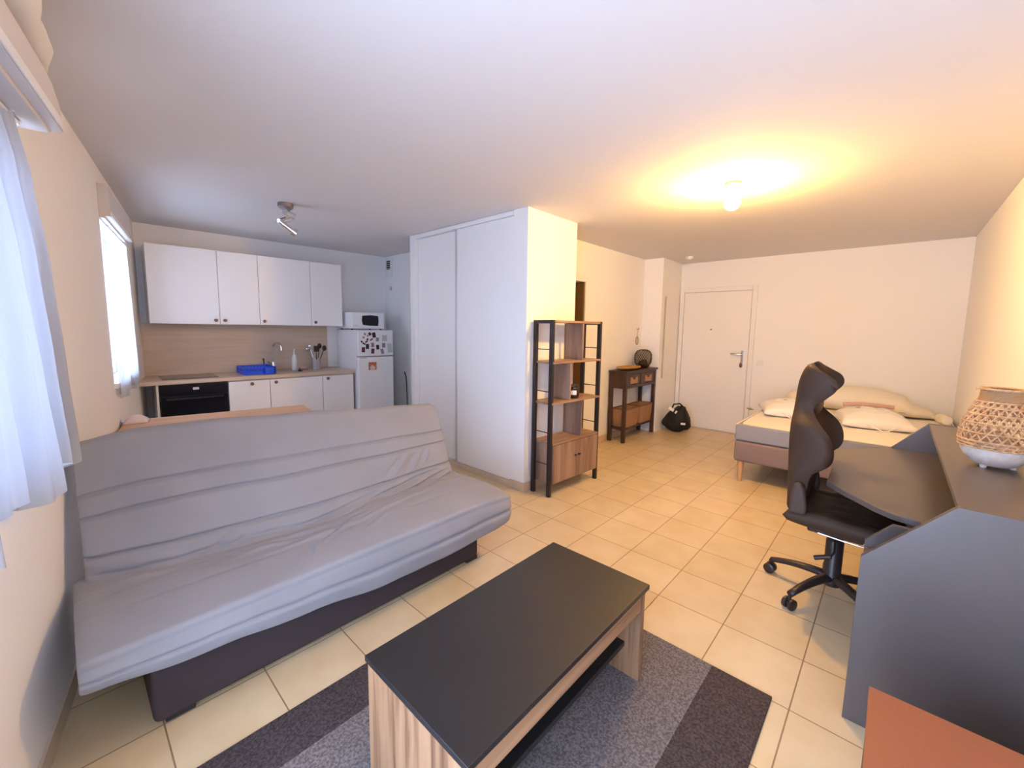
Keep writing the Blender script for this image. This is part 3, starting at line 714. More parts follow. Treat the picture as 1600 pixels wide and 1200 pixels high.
SEATW = [(.55, 2.00, .95, 2.03, .012, .010), (.45, 2.10, .75, 2.04, .010, .011), (1.0, 2.02, 1.5, 2.13, .012, .011), (.75, 1.93, .98, 2.05, .012, .009), (1.45, 2.10, 1.72, 2.22, .012, .012), (1.0, 1.92, 1.15, 2.0, .012, .008), (.0, 2.22, .25, 2.16, .012, .010), (.7, 1.86, .74, 1.95, .014, .007)]
BACKW = [(.10, .06, .75, .075, .018, .016), (.65, .05, 1.25, .12, .016, .018), (1.15, .06, 1.72, .14, .018, .022), (1.30, .20, 1.52, .46, .020, .012), (1.48, .22, 1.60, .42, .018, .012), (.42, .06, .50, .17, .018, .014), (.0, .07, .25, .03, .016, .014), (1.55, .04, 1.84, .10, .018, .020), (1.62, .30, 1.68, .45, .015, .008)]
def seat_ring(x, k):
    """k: 1 inside, shrinks toward 0 at the ends"""
    zb = interp(x, ZBOT); zt = .425-.02*max(0, (x-1.7)/.2)
    yf = 1.735; pts = []
    def P(y, z): pts.append((y, z))
    und = max(.279, zb)
    P(2.34, .285); P(2.1, und); P(1.95, und); P(1.868, und); P(1.845, und-.4*(und-zb)); P(1.83, zb+.012); P(1.80, zb); P(1.772, zb+.006)
    n = 18
    for i in range(n+1):                       # front face upward, with a stitched seam
        t = i/n; z = zb+.015+(zt-.03-zb-.015)*t
        seam = math.exp(-((t-.50)/.05)**2)*.016
        bul = .020*math.sin(PI*t)
        P(yf+.014-bul*.8+seam+.004*nz(x*9, t*3), z)
    for a in (25, 50, 75): P(yf+.03-.03*math.cos(math.radians(a))+.006, zt-.03+.03*math.sin(math.radians(a)))
    m = 56
    for i in range(1, m+1):
        t = i/m; y = yf+.05+(2.34-yf-.05)*t
        yc = interp(x, CRE)
        seam = -.007*math.exp(-((y-1.98)/.012)**2)*(.5+.5*nz(x*3, 7))
        w = math.exp(-((y-(yc-.06))/.10)**2)
        wr = .016*w*(nz(x*5+y*4, y*26, 3)+.6*nz(x*11, y*40, 5))
        big = .008*nz(x*2.2, y*3, 9)
        z = zt+.016*math.sin(PI*min(1, t*1.2))+seam+wr*.6+big+.012*t+ridge(x, y, SEATW)
        P(y, z)
    c = (2.0, .33)
    return [(x, c[0]+(p[0]-c[0])*(k+(1-k)*.55), c[1]+(p[1]-c[1])*k) for p in pts]
def endk(x, lo, hi, r):
    d = min(x-lo, hi-x)
    if d >= r: return 1.0
    t = 1-d/r; return .86+.14*math.sqrt(max(0, 1-t*t))
xs = [XL+.0, XL+.004, XL+.012, XL+.025, XL+.045]+[XL+.045+(XR-XL-.09)*i/170 for i in range(1, 170)]+[XR-.045, XR-.025, XR-.012, XR-.004, XR]
bm = BM(); loft(bm, [seat_ring(x, endk(x, XL, XR, .045)) for x in xs]); obj('seat_cushion', bm, M_SOFA, e, smooth=True, angle=180)
BT = [(-.01, .935), (.2, .966), (.45, .966), (.85, .945), (1.4, .908), (1.85, .880)]
BL, BR = -.006, 1.86
def back_ring(x, k):
    yc = interp(x, CRE); zt = interp(x, BT); yt = 2.50
    pts = []
    m = 130
    for i in range(m+1):
        t = i/m                                  # crease (0) to top (1)
        y = yc+(yt-yc)*t**.92; z = .405+(zt-.405)*t
        g = 0
        for tc, d in ((.20, .020), (.49, .018), (.645, .015)): g += d*math.exp(-((t-tc-.012*nz(x*2, tc*9))/.012)**2)
        bul = .012*math.sin(PI*t)
        low = math.exp(-(t/.17)**2)
        wr = low*(.022*nz(x*4+t*6, t*16, 2)+.012*nz(x*12, t*22, 4)) + .010*math.exp(-((t-.33)/.16)**2)*max(0, nz(x*9+t*14, t*5, 6))*max(0, min(1, (x-1.1)/.4))
        y2 = y-bul+g-wr*.6-ridge(x, t, BACKW)-.03*low*math.exp(-((x-.9)/.6)**2)
        pts.append((y2, z))
    pts += [(yt+.012, zt+.012), (yt+.04, zt+.02), (yt+.075, zt+.012), (yt+.09, zt-.02)]
    for i in range(1, 9):
        t = 1-i/9; pts.append((max(2.345, yc+.10+(yt+.09-yc-.10)*t), .30+(zt-.02-.30)*t))
    pts.append((2.345, .30)); pts.append((2.345, .36))
    c = (2.42, .62)
    return [(x, c[0]+(p[0]-c[0])*k, c[1]+(p[1]-c[1])*(k*.4+.6)) for p in pts]
xs = [BL, BL+.004, BL+.012, BL+.025, BL+.04]+[BL+.04+(BR-BL-.08)*i/170 for i in range(1, 170)]+[BR-.04, BR-.025, BR-.012, BR-.004, BR]
bm = BM(); loft(bm, [back_ring(x, endk(x, BL, BR, .04)) for x in xs]); obj('backrest_cushion', bm, M_SOFA, e, smooth=True, angle=180)
bm = BM(); prism(bm, [(.127, 1.845), (1.66, 1.845), (1.71, 1.86), (1.74, 1.90), (1.75, 2.33), (.127, 2.33)], .02, .277); obj('base', bm, M_SOFAB, e, bevel=.02, seg=3)
for x, y in ((.16, 1.86), (1.62, 1.86), (.16, 2.24), (1.62, 2.24)): obox('foot', (x, x+.09, y, y+.07, 0, .022), M_BLACK, e, .003)
bm = BM(); box(bm, .02, 1.78, 2.352, 2.40, .02, .33); box(bm, .05, .12, 2.36, 2.40, .0, .02); box(bm, 1.66, 1.73, 2.36, 2.40, 0, .02); obj('rear_frame', bm, M_SOFAB, e, bevel=.005)

# ------------------------------------------------------------------ rug, coffee table
o = obox('striped_rug', (-.15, 1.835, .248, 1.578, .0005, .011), stripes_mat('rug_stripes', [(.475, (.074, .055, .052)), (1.378, (.170, .147, .143)), (2, (.066, .053, .055))]), None, .004)
tag(o, 'grey striped short-pile rug under the coffee table', 'rug')
e = thing('coffee_table', 'low coffee table with black top and light wood sides on the rug', 'coffee table', (.583, .664, .011), 0)
TLX, TLY = .992, .497
obox('table_top', (0, TLX, 0, TLY, .391, .411), M_TBLTOP, e, .002)
obox('side_panel', (.006, .028, .008, TLY-.008, 0, .390), M_OAK, e, .0015)
obox('side_panel', (TLX-.050, TLX-.022, .008, TLY-.008, 0, .390), M_OAK, e, .0015)
obox('apron', (.029, TLX-.051, .010, .028, .315, .390), M_OAKH, e, .0015)
obox('apron', (.029, TLX-.051, TLY-.028, TLY-.010, .315, .390), M_OAKH, e, .0015)
obox('lower_shelf', (.029, TLX-.051, .075, TLY-.045, .125, .147), M_TBLTOP, e, .0015)
obox('back_board', (.029, TLX-.051, TLY-.044, TLY-.030, .02, .31), M_TBLTOP, e, .0015)

# ------------------------------------------------------------------ dining table behind the sofa
e = thing('dining_table', 'orange pine dining table standing behind the sofa back', 'table', (.255, 4.09, 0), LROT)
bm = BM(); r = .06
pts = [(.02, 0)]+[(1.20-r+r*math.sin(a), -r+r*math.cos(a)) for a in [PI/2*i/6 for i in range(7)]]+[(1.20-r+r*math.cos(a), -.72-r*math.sin(a)+r*0) for a in [PI/2*i/6 for i in range(7)]]+[(.02, -.72-r)]
prism(bm, pts, .735, .762); obj('tabletop', bm, M_PINE, e, bevel=.006)
obox('apron', (.09, 1.10, -.70, -.06, .655, .734), M_PINE, e, .004)
for x, y in ((.055, -.045), (1.085, -.045), (.055, -.715), (1.085, -.715)): obox('leg', (x-.03, x+.03, y-.03+.0, y+.03, 0, .734), M_PINE, e, .005)
bm = BM(); puff(bm, lambda u, v: (.02+.14*u, -.20+.15*v, .763), 14, 14, lambda u, v: ((math.sin(PI*u)*math.sin(PI*v))**.6*(.05+.03*nz(u*4, v*4, 1)), 0))
o = tag(obj('folded_cloth', bm, M_PALEP, smooth=True, angle=180), 'pale pink crumpled cloth on the dining table corner by the window wall', 'cloth'); o.location = (.255, 4.09, .001); o.rotation_euler = (0, 0, LROT)

# ------------------------------------------------------------------ bookcase
e = thing('open_bookcase', 'open bookcase with black metal frame and rustic wood shelves at the partition', 'bookcase', (2.790, 2.119, 0), -.056)
SW, SD = .725, .222
def side_frame(x0, x1):
    bm = BM()
    box(bm, x0, x1, 0, .036, 0, 1.545); box(bm, x0, x1, SD-.036, SD, 0, 1.545); box(bm, x0, x1, .036, SD-.036, 1.515, 1.545)
    o = obj('side_frame', bm, M_BLKMET, e, bevel=.002)
    for z in (1.295, .93, .57, .287):
        bm = BM(); tube(bm, [((x0+x1)/2, .03, z), ((x0+x1)/2, SD-.03, z)], .0045); obj('rod', bm, M_BLKMET, o, smooth=True)
side_frame(0, .030); side_frame(SW-.030, SW)
obox('shelf', (.031, SW-.031, .002, SD-.002, 1.523, 1.543), M_RUSTICH, e, .0015)
obox('shelf', (.012, SW-.012, -.004, SD+.002, 1.172, 1.190), M_RUSTICH, e, .0015)
obox('shelf', (.012, SW-.012, -.004, SD+.002, .818, .836), M_RUSTICH, e, .0015)
obox('divider', (.425, .443, .004, SD-.004, 1.191, 1.522), M_RUSTIC, e, .0015)
obox('divider', (.258, .276, .004, SD-.004, .837, 1.171), M_RUSTIC, e, .0015)
obox('divider', (.440, .458, .004, SD-.004, .482, .817), M_RUSTIC, e, .0015)
c = obox('cabinet', (.031, SW-.031, .004, SD-.002, .112, .462), M_RUSTIC, e, .002)
obox('cabinet_top', (.028, SW-.028, -.010, SD, .463, .481), M_RUSTICH, e, .0015)
for a, b, kx in ((.033, .361, .335), (.364, SW-.033, .390)):
    d = obox('door', (a, b, -.014, .003, .118, .458), M_RUSTIC, e, .002)
    bm = BM(); tube(bm, [(kx, -.014, .325), (kx, -.026, .325)], .006, 10); tube(bm, [(kx-.012, -.030, .325), (kx+.012, -.030, .325)], .007, 10); obj('knob', bm, M_BLKMET, d, smooth=True)
jx, jy = rot2((.395, .075), -.056)
j = thing('candle_jar', 'dark glass candle jar with white label on the bookcase shelf', 'jar', (2.79+jx, 2.119+jy, .8365), -.6)
bm = BM(); lathe(bm, [(.050, 0), (.056, .008), (.056, .085), (.048, .10), (.044, .104)], 28); obj('jar', bm, M_JAR, j, smooth=True)
bm = BM(); lathe(bm, [(.047, .104), (.050, .107), (.050, .122), (.045, .125)], 24); obj('lid', bm, M_BLACK, j, smooth=True)
bm = BM(); sheet(bm, lambda u, v: (.0573*math.sin(-.3-.55+1.1*u), -.0573*math.cos(-.3-.55+1.1*u), .035+.04*v), 10, 2); obj('paper_label', bm, M_PAPER, j, smooth=True)

# ------------------------------------------------------------------ console table and its things
CX, CY = 4.87, 2.505
e = thing('console_table', 'dark walnut console table against the hall wall', 'console table', (CX, CY, 0))
CW, CD = .90, .245
obox('table_top', (-.02, CW+.02, -.02, CD, .925, .947), M_DARKW, e, .004)
for x in (0, CW-.045):
    for y in (0, CD-.045-.003): obox('leg', (x, x+.045, y, y+.045, 0, .924), M_DARKW, e, .004)
bm = BM(); box(bm, .002, .022, .046, CD-.05, .715, .923); box(bm, CW-.022, CW-.002, .046, CD-.05, .715, .923); box(bm, .046, CW-.046, CD-.03, CD-.012, .715, .923)
box(bm, .046, CW-.046, .004, .022, .715, .748); box(bm, .046, CW-.046, .004, .022, .895, .923); box(bm, .43, .47, .004, .022, .748, .895)
obj('apron', bm, M_DARKW, e, bevel=.002)
for a, b in ((.050, .428), (.472, CW-.050)):
    d = obox('drawer', (a, b, .010, .20, .752, .891), M_DARKW, e, .004)
    mx_ = (a+b)/2
    bm = BM(); prism(bm, [(mx_-.10, .772), (mx_+.10, .772), (mx_+.10, .855), (mx_+.05, .855), (mx_+.03, .825), (mx_-.03, .825), (mx_-.05, .855), (mx_-.10, .855)], .004, .010, 'y'); obj('drawer_front', bm, M_WICKERR, d)
obox('lower_shelf', (.01, CW-.01, .012, CD-.012, .165, .190), M_DARKW, e, .003)
def basket(x0, x1, lab, h=.245):
    t = thing('wicker_basket', lab, 'basket', (CX+(x0+x1)/2, CY+.112, .1905), 0, 'wicker baskets on the console shelf')
    hx, hy = (x1-x0)/2, .10
    bm = BM()
    def ring(k, z): return [(sx*hx*k*(1 if True else 1), sy*hy*k, z) for sx, sy in ((-1, -1), (-.5, -1.03), (0, -1.04), (.5, -1.03), (1, -1), (1.02, 0), (1, 1), (0, 1.02), (-1, 1), (-1.02, 0))]
    loft(bm, [ring(.88, 0), ring(.96, h*.5), ring(1.0, h), ring(.93, h), ring(.84, .02)])
    obj('body', bm, M_WICKER, t)
    bm = BM(); tube(bm, [tuple(p) for p in ring(.985, h)]+[tuple(ring(.985, h)[0])], .009, 8); obj('rim', bm, mat('dark_cane', (.16, .075, .035), .6), t, smooth=True)
    bm = BM(); tube(bm, [(-.05, -hy*1.0-.004, h*.72), (-.04, -hy-.016, h*.70), (.04, -hy-.016, h*.70), (.05, -hy-.004, h*.72)], .006); obj('handle', bm, M_WICKERR, t, smooth=True)
basket(.058, .430, 'wicker basket on the console shelf, the one nearer the bookcase')
basket(.472, .844, 'wicker basket on the console shelf, the one nearer the black bag')
e = thing('straw_tray', 'flat woven straw tray on the console table', 'tray', (CX+.27, CY+.11, .9475))
bm = BM(); lathe(bm, [(.0001, .002), (.10, .004), (.185, .022), (.195, .034), (.186, .034), (.10, .014), (.0001, .012)], 32, cap=False)
for v in bm.verts: v.co.x *= 1.35; v.co.y *= .58
obj('tray', bm, M_STRAW, e, smooth=True)
bm = BM(); tube(bm, [(.262*math.cos(2*PI*i/32), .112*math.sin(2*PI*i/32), .035) for i in range(33)], .007, 8); obj('rim', bm, M_STRAW, e, smooth=True)
e = thing('wire_vase', 'dark rounded wire mesh vase on the console table', 'vase', (CX+.70, CY+.115, .951))
VP = [(.065, 0), (.11, .02), (.152, .07), (.162, .13), (.155, .19), (.12, .235), (.07, .248)]
def vprof(t):
    i = min(int(t*(len(VP)-1)), len(VP)-2); f = t*(len(VP)-1)-i
    return (VP[i][0]+(VP[i+1][0]-VP[i][0])*f, VP[i][1]+(VP[i+1][1]-VP[i][1])*f)
VYS = .66
bm = BM()
for k in range(30):
    for sg in (1, -1):
        tube(bm, [(vprof(t)[0]*math.cos(2*PI*k/30+sg*t*1.5), VYS*vprof(t)[0]*math.sin(2*PI*k/30+sg*t*1.5), vprof(t)[1]) for t in [i/12 for i in range(13)]], .0024, 4, cap=False)
obj('mesh_body', bm, mat('dark_wire', (.05, .028, .016), .5, metal=.3), e, smooth=True)
bm = BM(); lathe(bm, [(.06, .0), (.062, .006), (.0001, .006)], 20, cap=False); tube(bm, [(.07*math.cos(2*PI*i/24), VYS*.07*math.sin(2*PI*i/24), .248) for i in range(25)], .005, 6)
obj('rim_and_base', bm, M_BLKMET, e, smooth=True)
bm = BM(); lathe(bm, [(.03, .008), (.05, .03), (.055, .06), (.04, .09), (.018, .10)], 20, (-.035, 0, 0)); lathe(bm, [(.03, .008), (.045, .03), (.05, .07), (.03, .105), (.012, .11)], 20, (.05, .005, 0)); obj('inner_pebbles', bm, M_DARKW, e, smooth=True)

# ------------------------------------------------------------------ black bag
e = thing('duffel_bag', 'black duffel bag with white tag on the floor beside the entrance door', 'bag', (6.06, 2.285, 0), -1.2)
bm = BM()
NU, NV = 26, 26
rings = []
for i in range(NU+1):
    t = i/NU; x = -.195+.39*t
    env = (max(0.0, math.sin(PI*min(1, max(0, t*.96+.02)))))**.45
    ring = []
    for k in range(NV):
        a = 2*PI*k/NV
        hh = interp(t, [(0, .25), (.25, .31), (.55, .37), (.8, .38), (1, .25)])
        y = .14*env*math.copysign(abs(math.cos(a))**.8, math.cos(a)); z = hh/2+hh/2*env*math.copysign(abs(math.sin(a))**.8, math.sin(a))
        q = .03*nz(x*9, y*9, z*9)+.014*nz(x*24, y*24, z*24)
        ring.append((x+q*.5, y*(1+q*3), max(.0, z+q*(1 if z > .05 else 0))))
    rings.append(ring)
loft(bm, rings); obj('bag_body', bm, M_BAG, e, smooth=True, angle=180)
bm = BM(); tube(bm, [(-.10, -.15, .12), (-.09, -.175, .22), (-.03, -.13, .335), (.06, -.09, .40), (.10, -.12, .38), (.12, -.165, .25), (.12, -.16, .12)], .013, 8); obj('strap', bm, M_BAG, e, smooth=True)
bm = BM(); tube(bm, [(-.08, .02, .32), (-.05, 0.0, .40), (.03, 0, .415), (.09, .02, .36), (.11, .02, .32)], .011, 8); obj('grab_handle', bm, M_BAG, e, smooth=True)
bm = BM(); box(bm, -.062, .062, -.004, .004, -.022, .022, Matrix.Translation((-.06, -.13, .335)) @ Matrix.Rotation(.55, 4, 'Y') @ Matrix.Rotation(-.5, 4, 'X')); obj('white_tag', bm, M_PAPER, e)
bm = BM(); box(bm, -.03, .03, -.003, .003, -.014, .014, Matrix.Translation((.085, -.178, .155))); obj('logo_patch', bm, M_PAPER, e)

# ------------------------------------------------------------------ bed and what lies on it
BX0, BX1, BY0, BY1 = 4.42, 6.46, -.49, 1.095
e = thing('double_bed', 'double bed with taupe base and bare mattress in the far corner', 'bed', (BX0, BY0, 0))
LX, LY = BX1-BX0, BY1-BY0
obox('bed_base', (0, LX, 0, LY, .205, .412), M_BEDB, e, .025)
bm = BM(); box(bm, 0, LX, 0, LY, .413, .572); mt = obj('mattress', bm, M_MATTS, e, bevel=.02, seg=3)
bm = BM()
sheet(bm, lambda u, v: (.004+(LX-.008)*u, .004+(LY-.008)*v, .571+.006*math.sin(PI*u)**.3*math.sin(PI*v)**.3), 30, 24); obj('mattress_top', bm, M_MATT, mt, smooth=True, angle=180)
for x, y in ((.05, .06), (.05, LY-.06), (LX-.05, .06), (LX-.05, LY-.06), (LX/2, LY-.06)):
    bm = BM(); lathe(bm, [(.018, 0), (.030, .205)], 16, (x, y, 0)); obj('leg', bm, M_BEECHLEG, e, smooth=True)
def pillow(loc, rotz, sx, sy, h, lab, bands):
    t = thing('wrapped_pillow', lab, 'pillow', loc, rotz, 'pillows still in clear plastic bags')
    sd = random.random()*50
    def base(u, v):
        a, b = 2*u-1, 2*v-1
        k = 1-.10*(a*a)*(1-abs(b)) ; kk = 1-.10*(b*b)*(1-abs(a))
        return (sx*a*(1-.07*(1-b*b)*abs(a)), sy*b*(1-.07*(1-a*a)*abs(b)), .035)
    def th(u, v):
        q = max(0, (1-(2*u-1)**2)*(1-(2*v-1)**2))**.42
        wr = .012*nz(u*7+sd, v*7, 2)+.007*nz(u*18+sd, v*18, 5)
        return (max(0, h*q+wr*q), .034*min(1, q*1.6))
    bm = BM(); puff(bm, base, 36, 30, th); obj('pillow_body', bm, M_PILLOW, t, smooth=True, angle=180)
    for kind, (x, y, z, L, W, a) in bands:
        bm = BM()
        if kind == 'pink':
            tube(bm, [(x-L*math.cos(a)*(1-2*i/8), y-L*math.sin(a)*(1-2*i/8), z-.012*((1-2*i/8)**2)) for i in range(9)], W, 8); obj('zip_band', bm, M_PINK, t, smooth=True)
        elif kind == 'print':
            box(bm, -L, L, -W, W, -.002, .002, Matrix.Translation((x, y, z)) @ Matrix.Rotation(a, 4, 'Z')); obj('printed_mark', bm, M_TAGG, t)
        elif kind == 'tag':
            box(bm, -L, L, -W, W, -.0015, .0015, Matrix.Translation((x, y, z)) @ Matrix.Rotation(a, 4, 'Z') @ Matrix.Rotation(.2, 4, 'X')); obj('label_tag', bm, M_TAGG, t)
        elif kind == 'cord':
            tube(bm, [(x-L, y+.02, z+.01), (x-L*.6, y-.02, z-.01), (x-L*.1, y-.055, z-.035), (x+L*.3, y-.05, z-.03), (x+L, y+.01, z+.01)], W, 6); obj('carry_cord', bm, M_PAPER, t, smooth=True)
    return t
PZ = .579
pillow((5.36, .79, PZ), math.radians(-72), .29, .30, .135, 'pillow in clear plastic lying left of the black chair back, nearest the door',
       [('print', (-.08, -.12, .172, .014, .008, .3)), ('tag', (-.385, .02, .02, .03, .03, .6)), ('cord', (-.05, -.30, .05, .07, .005, 0))])
pillow((5.33, .12, PZ), math.radians(-78), .272, .33, .135, 'pillow in clear plastic with pink band, between chair back and desk',
       [('pink', (-.01, .15, .176, .20, .020, .06)), ('print', (-.13, -.10, .176, .016, .010, .2)), ('print', (.18, -.15, .165, .022, .010, .2)), ('cord', (.02, -.33, .05, .11, .005, 0)), ('tag', (.06, -.40, -.028, .05, .016, -.1))])
bm = BM()
rings = []
NU, NV = 44, 22
for i in range(NU+1):
    t = i/NU; y = 1.02-1.40*t
    h = interp(t, [(0, .05), (.08, .17), (.35, .27), (.6, .28), (.8, .22), (.86, .13), (.95, .10), (1, .03)])
    dpt = interp(t, [(0, .08), (.1, .22), (.8, .25), (1, .10)])
    ring = []
    for k in range(NV):
        a = 2*PI*k/NV
        q = .025*nz(t*7, math.cos(a)*2, math.sin(a)*2)+.012*nz(t*19, math.cos(a)*4, math.sin(a)*4)
        x = 6.17+dpt*math.cos(a)*(1+q*2); z = h/2+h/2*math.sin(a)*(1+q*2)
        ring.append((min(x, 6.44), y, max(.580, .580+z)))
    rings.append(ring)
loft(bm, rings)
tag(obj('rolled_duvet', bm, M_DUVET, smooth=True, angle=180), 'cream rolled-up duvet along the head of the bed', 'duvet')
e = thing('rolled_bag', 'white roll in plastic at the bed corner by the right wall', 'roll', (5.85, -.425, .628), .25)
bm = BM(); tube(bm, [(0, 0, 0), (.02, 0, 0), (.14, .005, .0), (.17, .005, .0)], [.042, .048, .048, .03], 20); obj('roll', bm, M_DUVET, e, smooth=True)
bm = BM(); tube(bm, [(-.006, 0, 0), (0, 0, 0)], .033, 20); obj('end_cap', bm, M_PAPER, e, smooth=True)

# ------------------------------------------------------------------ desk
DX0, DX1, DYB = 1.93, 3.685, RW_Y+.012
e = thing('corner_desk', 'anthracite desk with slanted side panels and raised rear shelf on the right wall', 'desk', (0, 0, 0))
SIDE = [(.036, 0), (.032, .652), (-.190, .907), (DYB, .907), (DYB, 0)]
for x in (DX0, DX1-.025):
    bm = BM(); prism(bm, SIDE, x, x+.025, 'x'); obj('side_panel', bm, M_DESK, e, bevel=.0015)
bm = BM()
prism(bm, [(DX0+.026, -.478), (DX0+.026, -.13), (2.272, -.13), (2.276, -.095), (2.290, -.05), (2.335, .008), (2.40, .063), (2.465, .122), (2.575, .202), (2.75, .205), (3.04, .218), (3.26, .246), (3.33, .240), (3.38, .212), (3.658, -.022), (3.658, -.478)], .695, .720)
obj('worktop', bm, M_DESK, e, bevel=.002)
obox('upper_shelf', (DX0+.026, DX1-.026, DYB, -.192, .882, .905), M_DESK, e, .0015)
obox('back_panel', (DX0+.026, DX1-.026, DYB, DYB+.018, .30, .880), M_DESK, e, .0015)
bm = BM(); prism(bm, [(.030, .05), (.030, .60), (-.05, .692), (-.45, .692), (-.45, .05)], 2.235, 2.255, 'x'); ped = obj('pedestal', bm, M_DESK, e, bevel=.0015)
bm = BM(); box(bm, DX0+.026, 2.234, -.45, .010, .05, .58); obj('pedestal_body', bm, M_DESK, ped, bevel=.002)
for z0, z1 in ((.055, .235), (.24, .42), (.425, .578)):
    d = obox('drawer', (DX0+.028, 2.232, .011, .028, z0, z1-.004), M_DESK, e, .002)
    bm = BM(); box(bm, 2.04, 2.14, .0285, .033, z1-.022, z1-.008); obj('handle', bm, M_BLACK, d, bevel=.0015)
bm = BM(); box(bm, DX0+.04, 2.22, -.44, 0, 0, .05); obj('pedestal_plinth', bm, M_DESK, e, bevel=.002)
# lantern vase
e = thing('rattan_lantern', 'woven rattan lantern vase with whitewashed bowl on the raised desk shelf', 'lantern', (2.665, -.345, .9055))
bm = BM(); lathe(bm, [(.05, .008), (.072, .018), (.094, .045), (.105, .072), (.108, .088), (.103, .088), (.09, .05), (.0001, .03)], 36, cap=False); obj('bowl', bm, M_BOWL, e, smooth=True)
for a in (.4, 2.5, 4.6):
    bm = BM(); lathe(bm, [(.010, 0), (.013, .014)], 10, (.055*math.cos(a), .055*math.sin(a), 0)); obj('foot', bm, M_BOWL, e, smooth=True)
LP = [(.108, .088), (.112, .115), (.111, .15), (.104, .19), (.093, .225), (.080, .255), (.071, .28)]
def lprof(t):
    i = min(int(t*(len(LP)-1)), len(LP)-2); f = t*(len(LP)-1)-i
    return (LP[i][0]+(LP[i+1][0]-LP[i][0])*f, LP[i][1]+(LP[i+1][1]-LP[i][1])*f)
bm = BM()
NK = 24
for k in range(NK):
    for sg in (1, -1):
        for ph in (0,):
            tube(bm, [((lprof(t)[0]+.002*sg)*math.cos(2*PI*k/NK+ph+sg*t*1.25), (lprof(t)[0]+.002*sg)*math.sin(2*PI*k/NK+ph+sg*t*1.25), lprof(t)[1]) for t in [i/14 for i in range(15)]], .0034, 5, cap=False)
for t in (.0, .08, .17, .34, .51, .68, .85, 1.0):
    r_, z_ = lprof(t); tube(bm, [((r_+.003)*math.cos(2*PI*i/40), (r_+.003)*math.sin(2*PI*i/40), z_) for i in range(41)], .0035, 5, cap=False)
obj('lattice', bm, M_RATTAN, e, smooth=True)
bm = BM(); lathe(bm, [(.0715, .275), (.067, .30), (.065, .325), (.067, .332), (.062, .332), (.061, .30), (.066, .275)], 36, cap=False); obj('neck', bm, M_RATTAN2, e, smooth=True)
bm = BM(); tube(bm, [(.066*math.cos(2*PI*i/36), .066*math.sin(2*PI*i/36), .333) for i in range(37)], .005, 6); tube(bm, [(-.05, .045, .333), (-.06, .062, .335), (-.055, .085, .334)], .004, 6); obj('rim', bm, M_RATTAN, e, smooth=True)

# ------------------------------------------------------------------ gaming chair
GX, GY = 2.80, .158
e = thing('gaming_chair', 'dark brown leather gaming chair pushed up to the desk', 'office chair', (GX, GY, 0), 0)
hub_z = .115
for k in range(5):
    a = math.radians(79+72*k); ca, sa = math.cos(a), math.sin(a)
    bm = BM()
    rings = []
    for i in range(9):
        t = i/8; r = .02+.285*t; z = hub_z+.012-.045*t**2.2; hw = .030-.012*t; hh = .022-.007*t
        c = Vector((r*ca, r*sa, z)); sd_ = Vector((-sa, ca, 0))
        rings.append([c+sd_*hw*math.cos(q)+Vector((0, 0, hh*math.sin(q))) for q in [2*PI*j/10 for j in range(10)]])
    loft(bm, rings); lg = obj('leg', bm, M_CHBASE, e, smooth=True, angle=180)
    c = Vector((.305*ca, .305*sa, .030)); sd_ = Vector((-sa, ca, 0)); f_ = Vector((ca, sa, 0))
    bm = BM()
    for sg in (-1, 1):
        tube(bm, [c+sd_*(.007*sg), c+sd_*(.012*sg), c+sd_*(.023*sg), c+sd_*(.027*sg)], [.025, .030, .030, .024], 16)
    tube(bm, [c+sd_*(-.012), c+sd_*.012], .012, 10); tube(bm, [c, c+Vector((0, 0, .05))], .009, 8)
    obj('caster', bm, M_CHBASE, lg, smooth=True)
bm = BM(); lathe(bm, [(.045, .085), (.048, .10), (.045, .145), (.040, .155), (.040, .335), (.034, .345), (.020, .35), (.020, .385)], 24); obj('gas_lift', bm, M_CHBASE, e, smooth=True)
bm = BM(); tube(bm, [(-.03, .0, .382), (-.15, -.01, .33), (-.18, .0, .315)], .005); tube(bm, [(-.18, .0, .315), (-.18, .068, .283)], .012, 10); obj('tilt_lever', bm, M_CHBASE, e, smooth=True)
obox('mechanism', (-.10, .10, -.12, .12, .385, .425), M_CHBASE, e, .01)
# seat: front of the chair looks toward -y
bm = BM()
def seat_c(u, v):
    a, b = 2*u-1, v
    y = .215-.49*b
    return (.255*a*(1-.12*max(0, b-.8)*5*.3), y, .468+.035*abs(a)**3*(1-.5*b)-.02*(b-.4)**2)
def seat_t(u, v):
    q = min(1, (max(0, (1-(2*u-1)**2)*(1-(2*v-1)**2))**.24)*1.12)
    a = abs(2*u-1)
    groove = .014*math.exp(-((a-.62)/.05)**2)
    return (.062*q-groove*q+.010*nz(u*6, v*6, 3)*q, .045*q)
puff(bm, seat_c, 34, 30, seat_t); obj('seat', bm, M_LEATH, e, smooth=True, angle=180)
bm = BM(); tube(bm, [(-.225, .06, .440), (-.235, -.04, .436), (-.235, -.15, .432), (-.22, -.24, .43)], .004); obj('seat_trim', bm, M_STEEL, e, smooth=True)
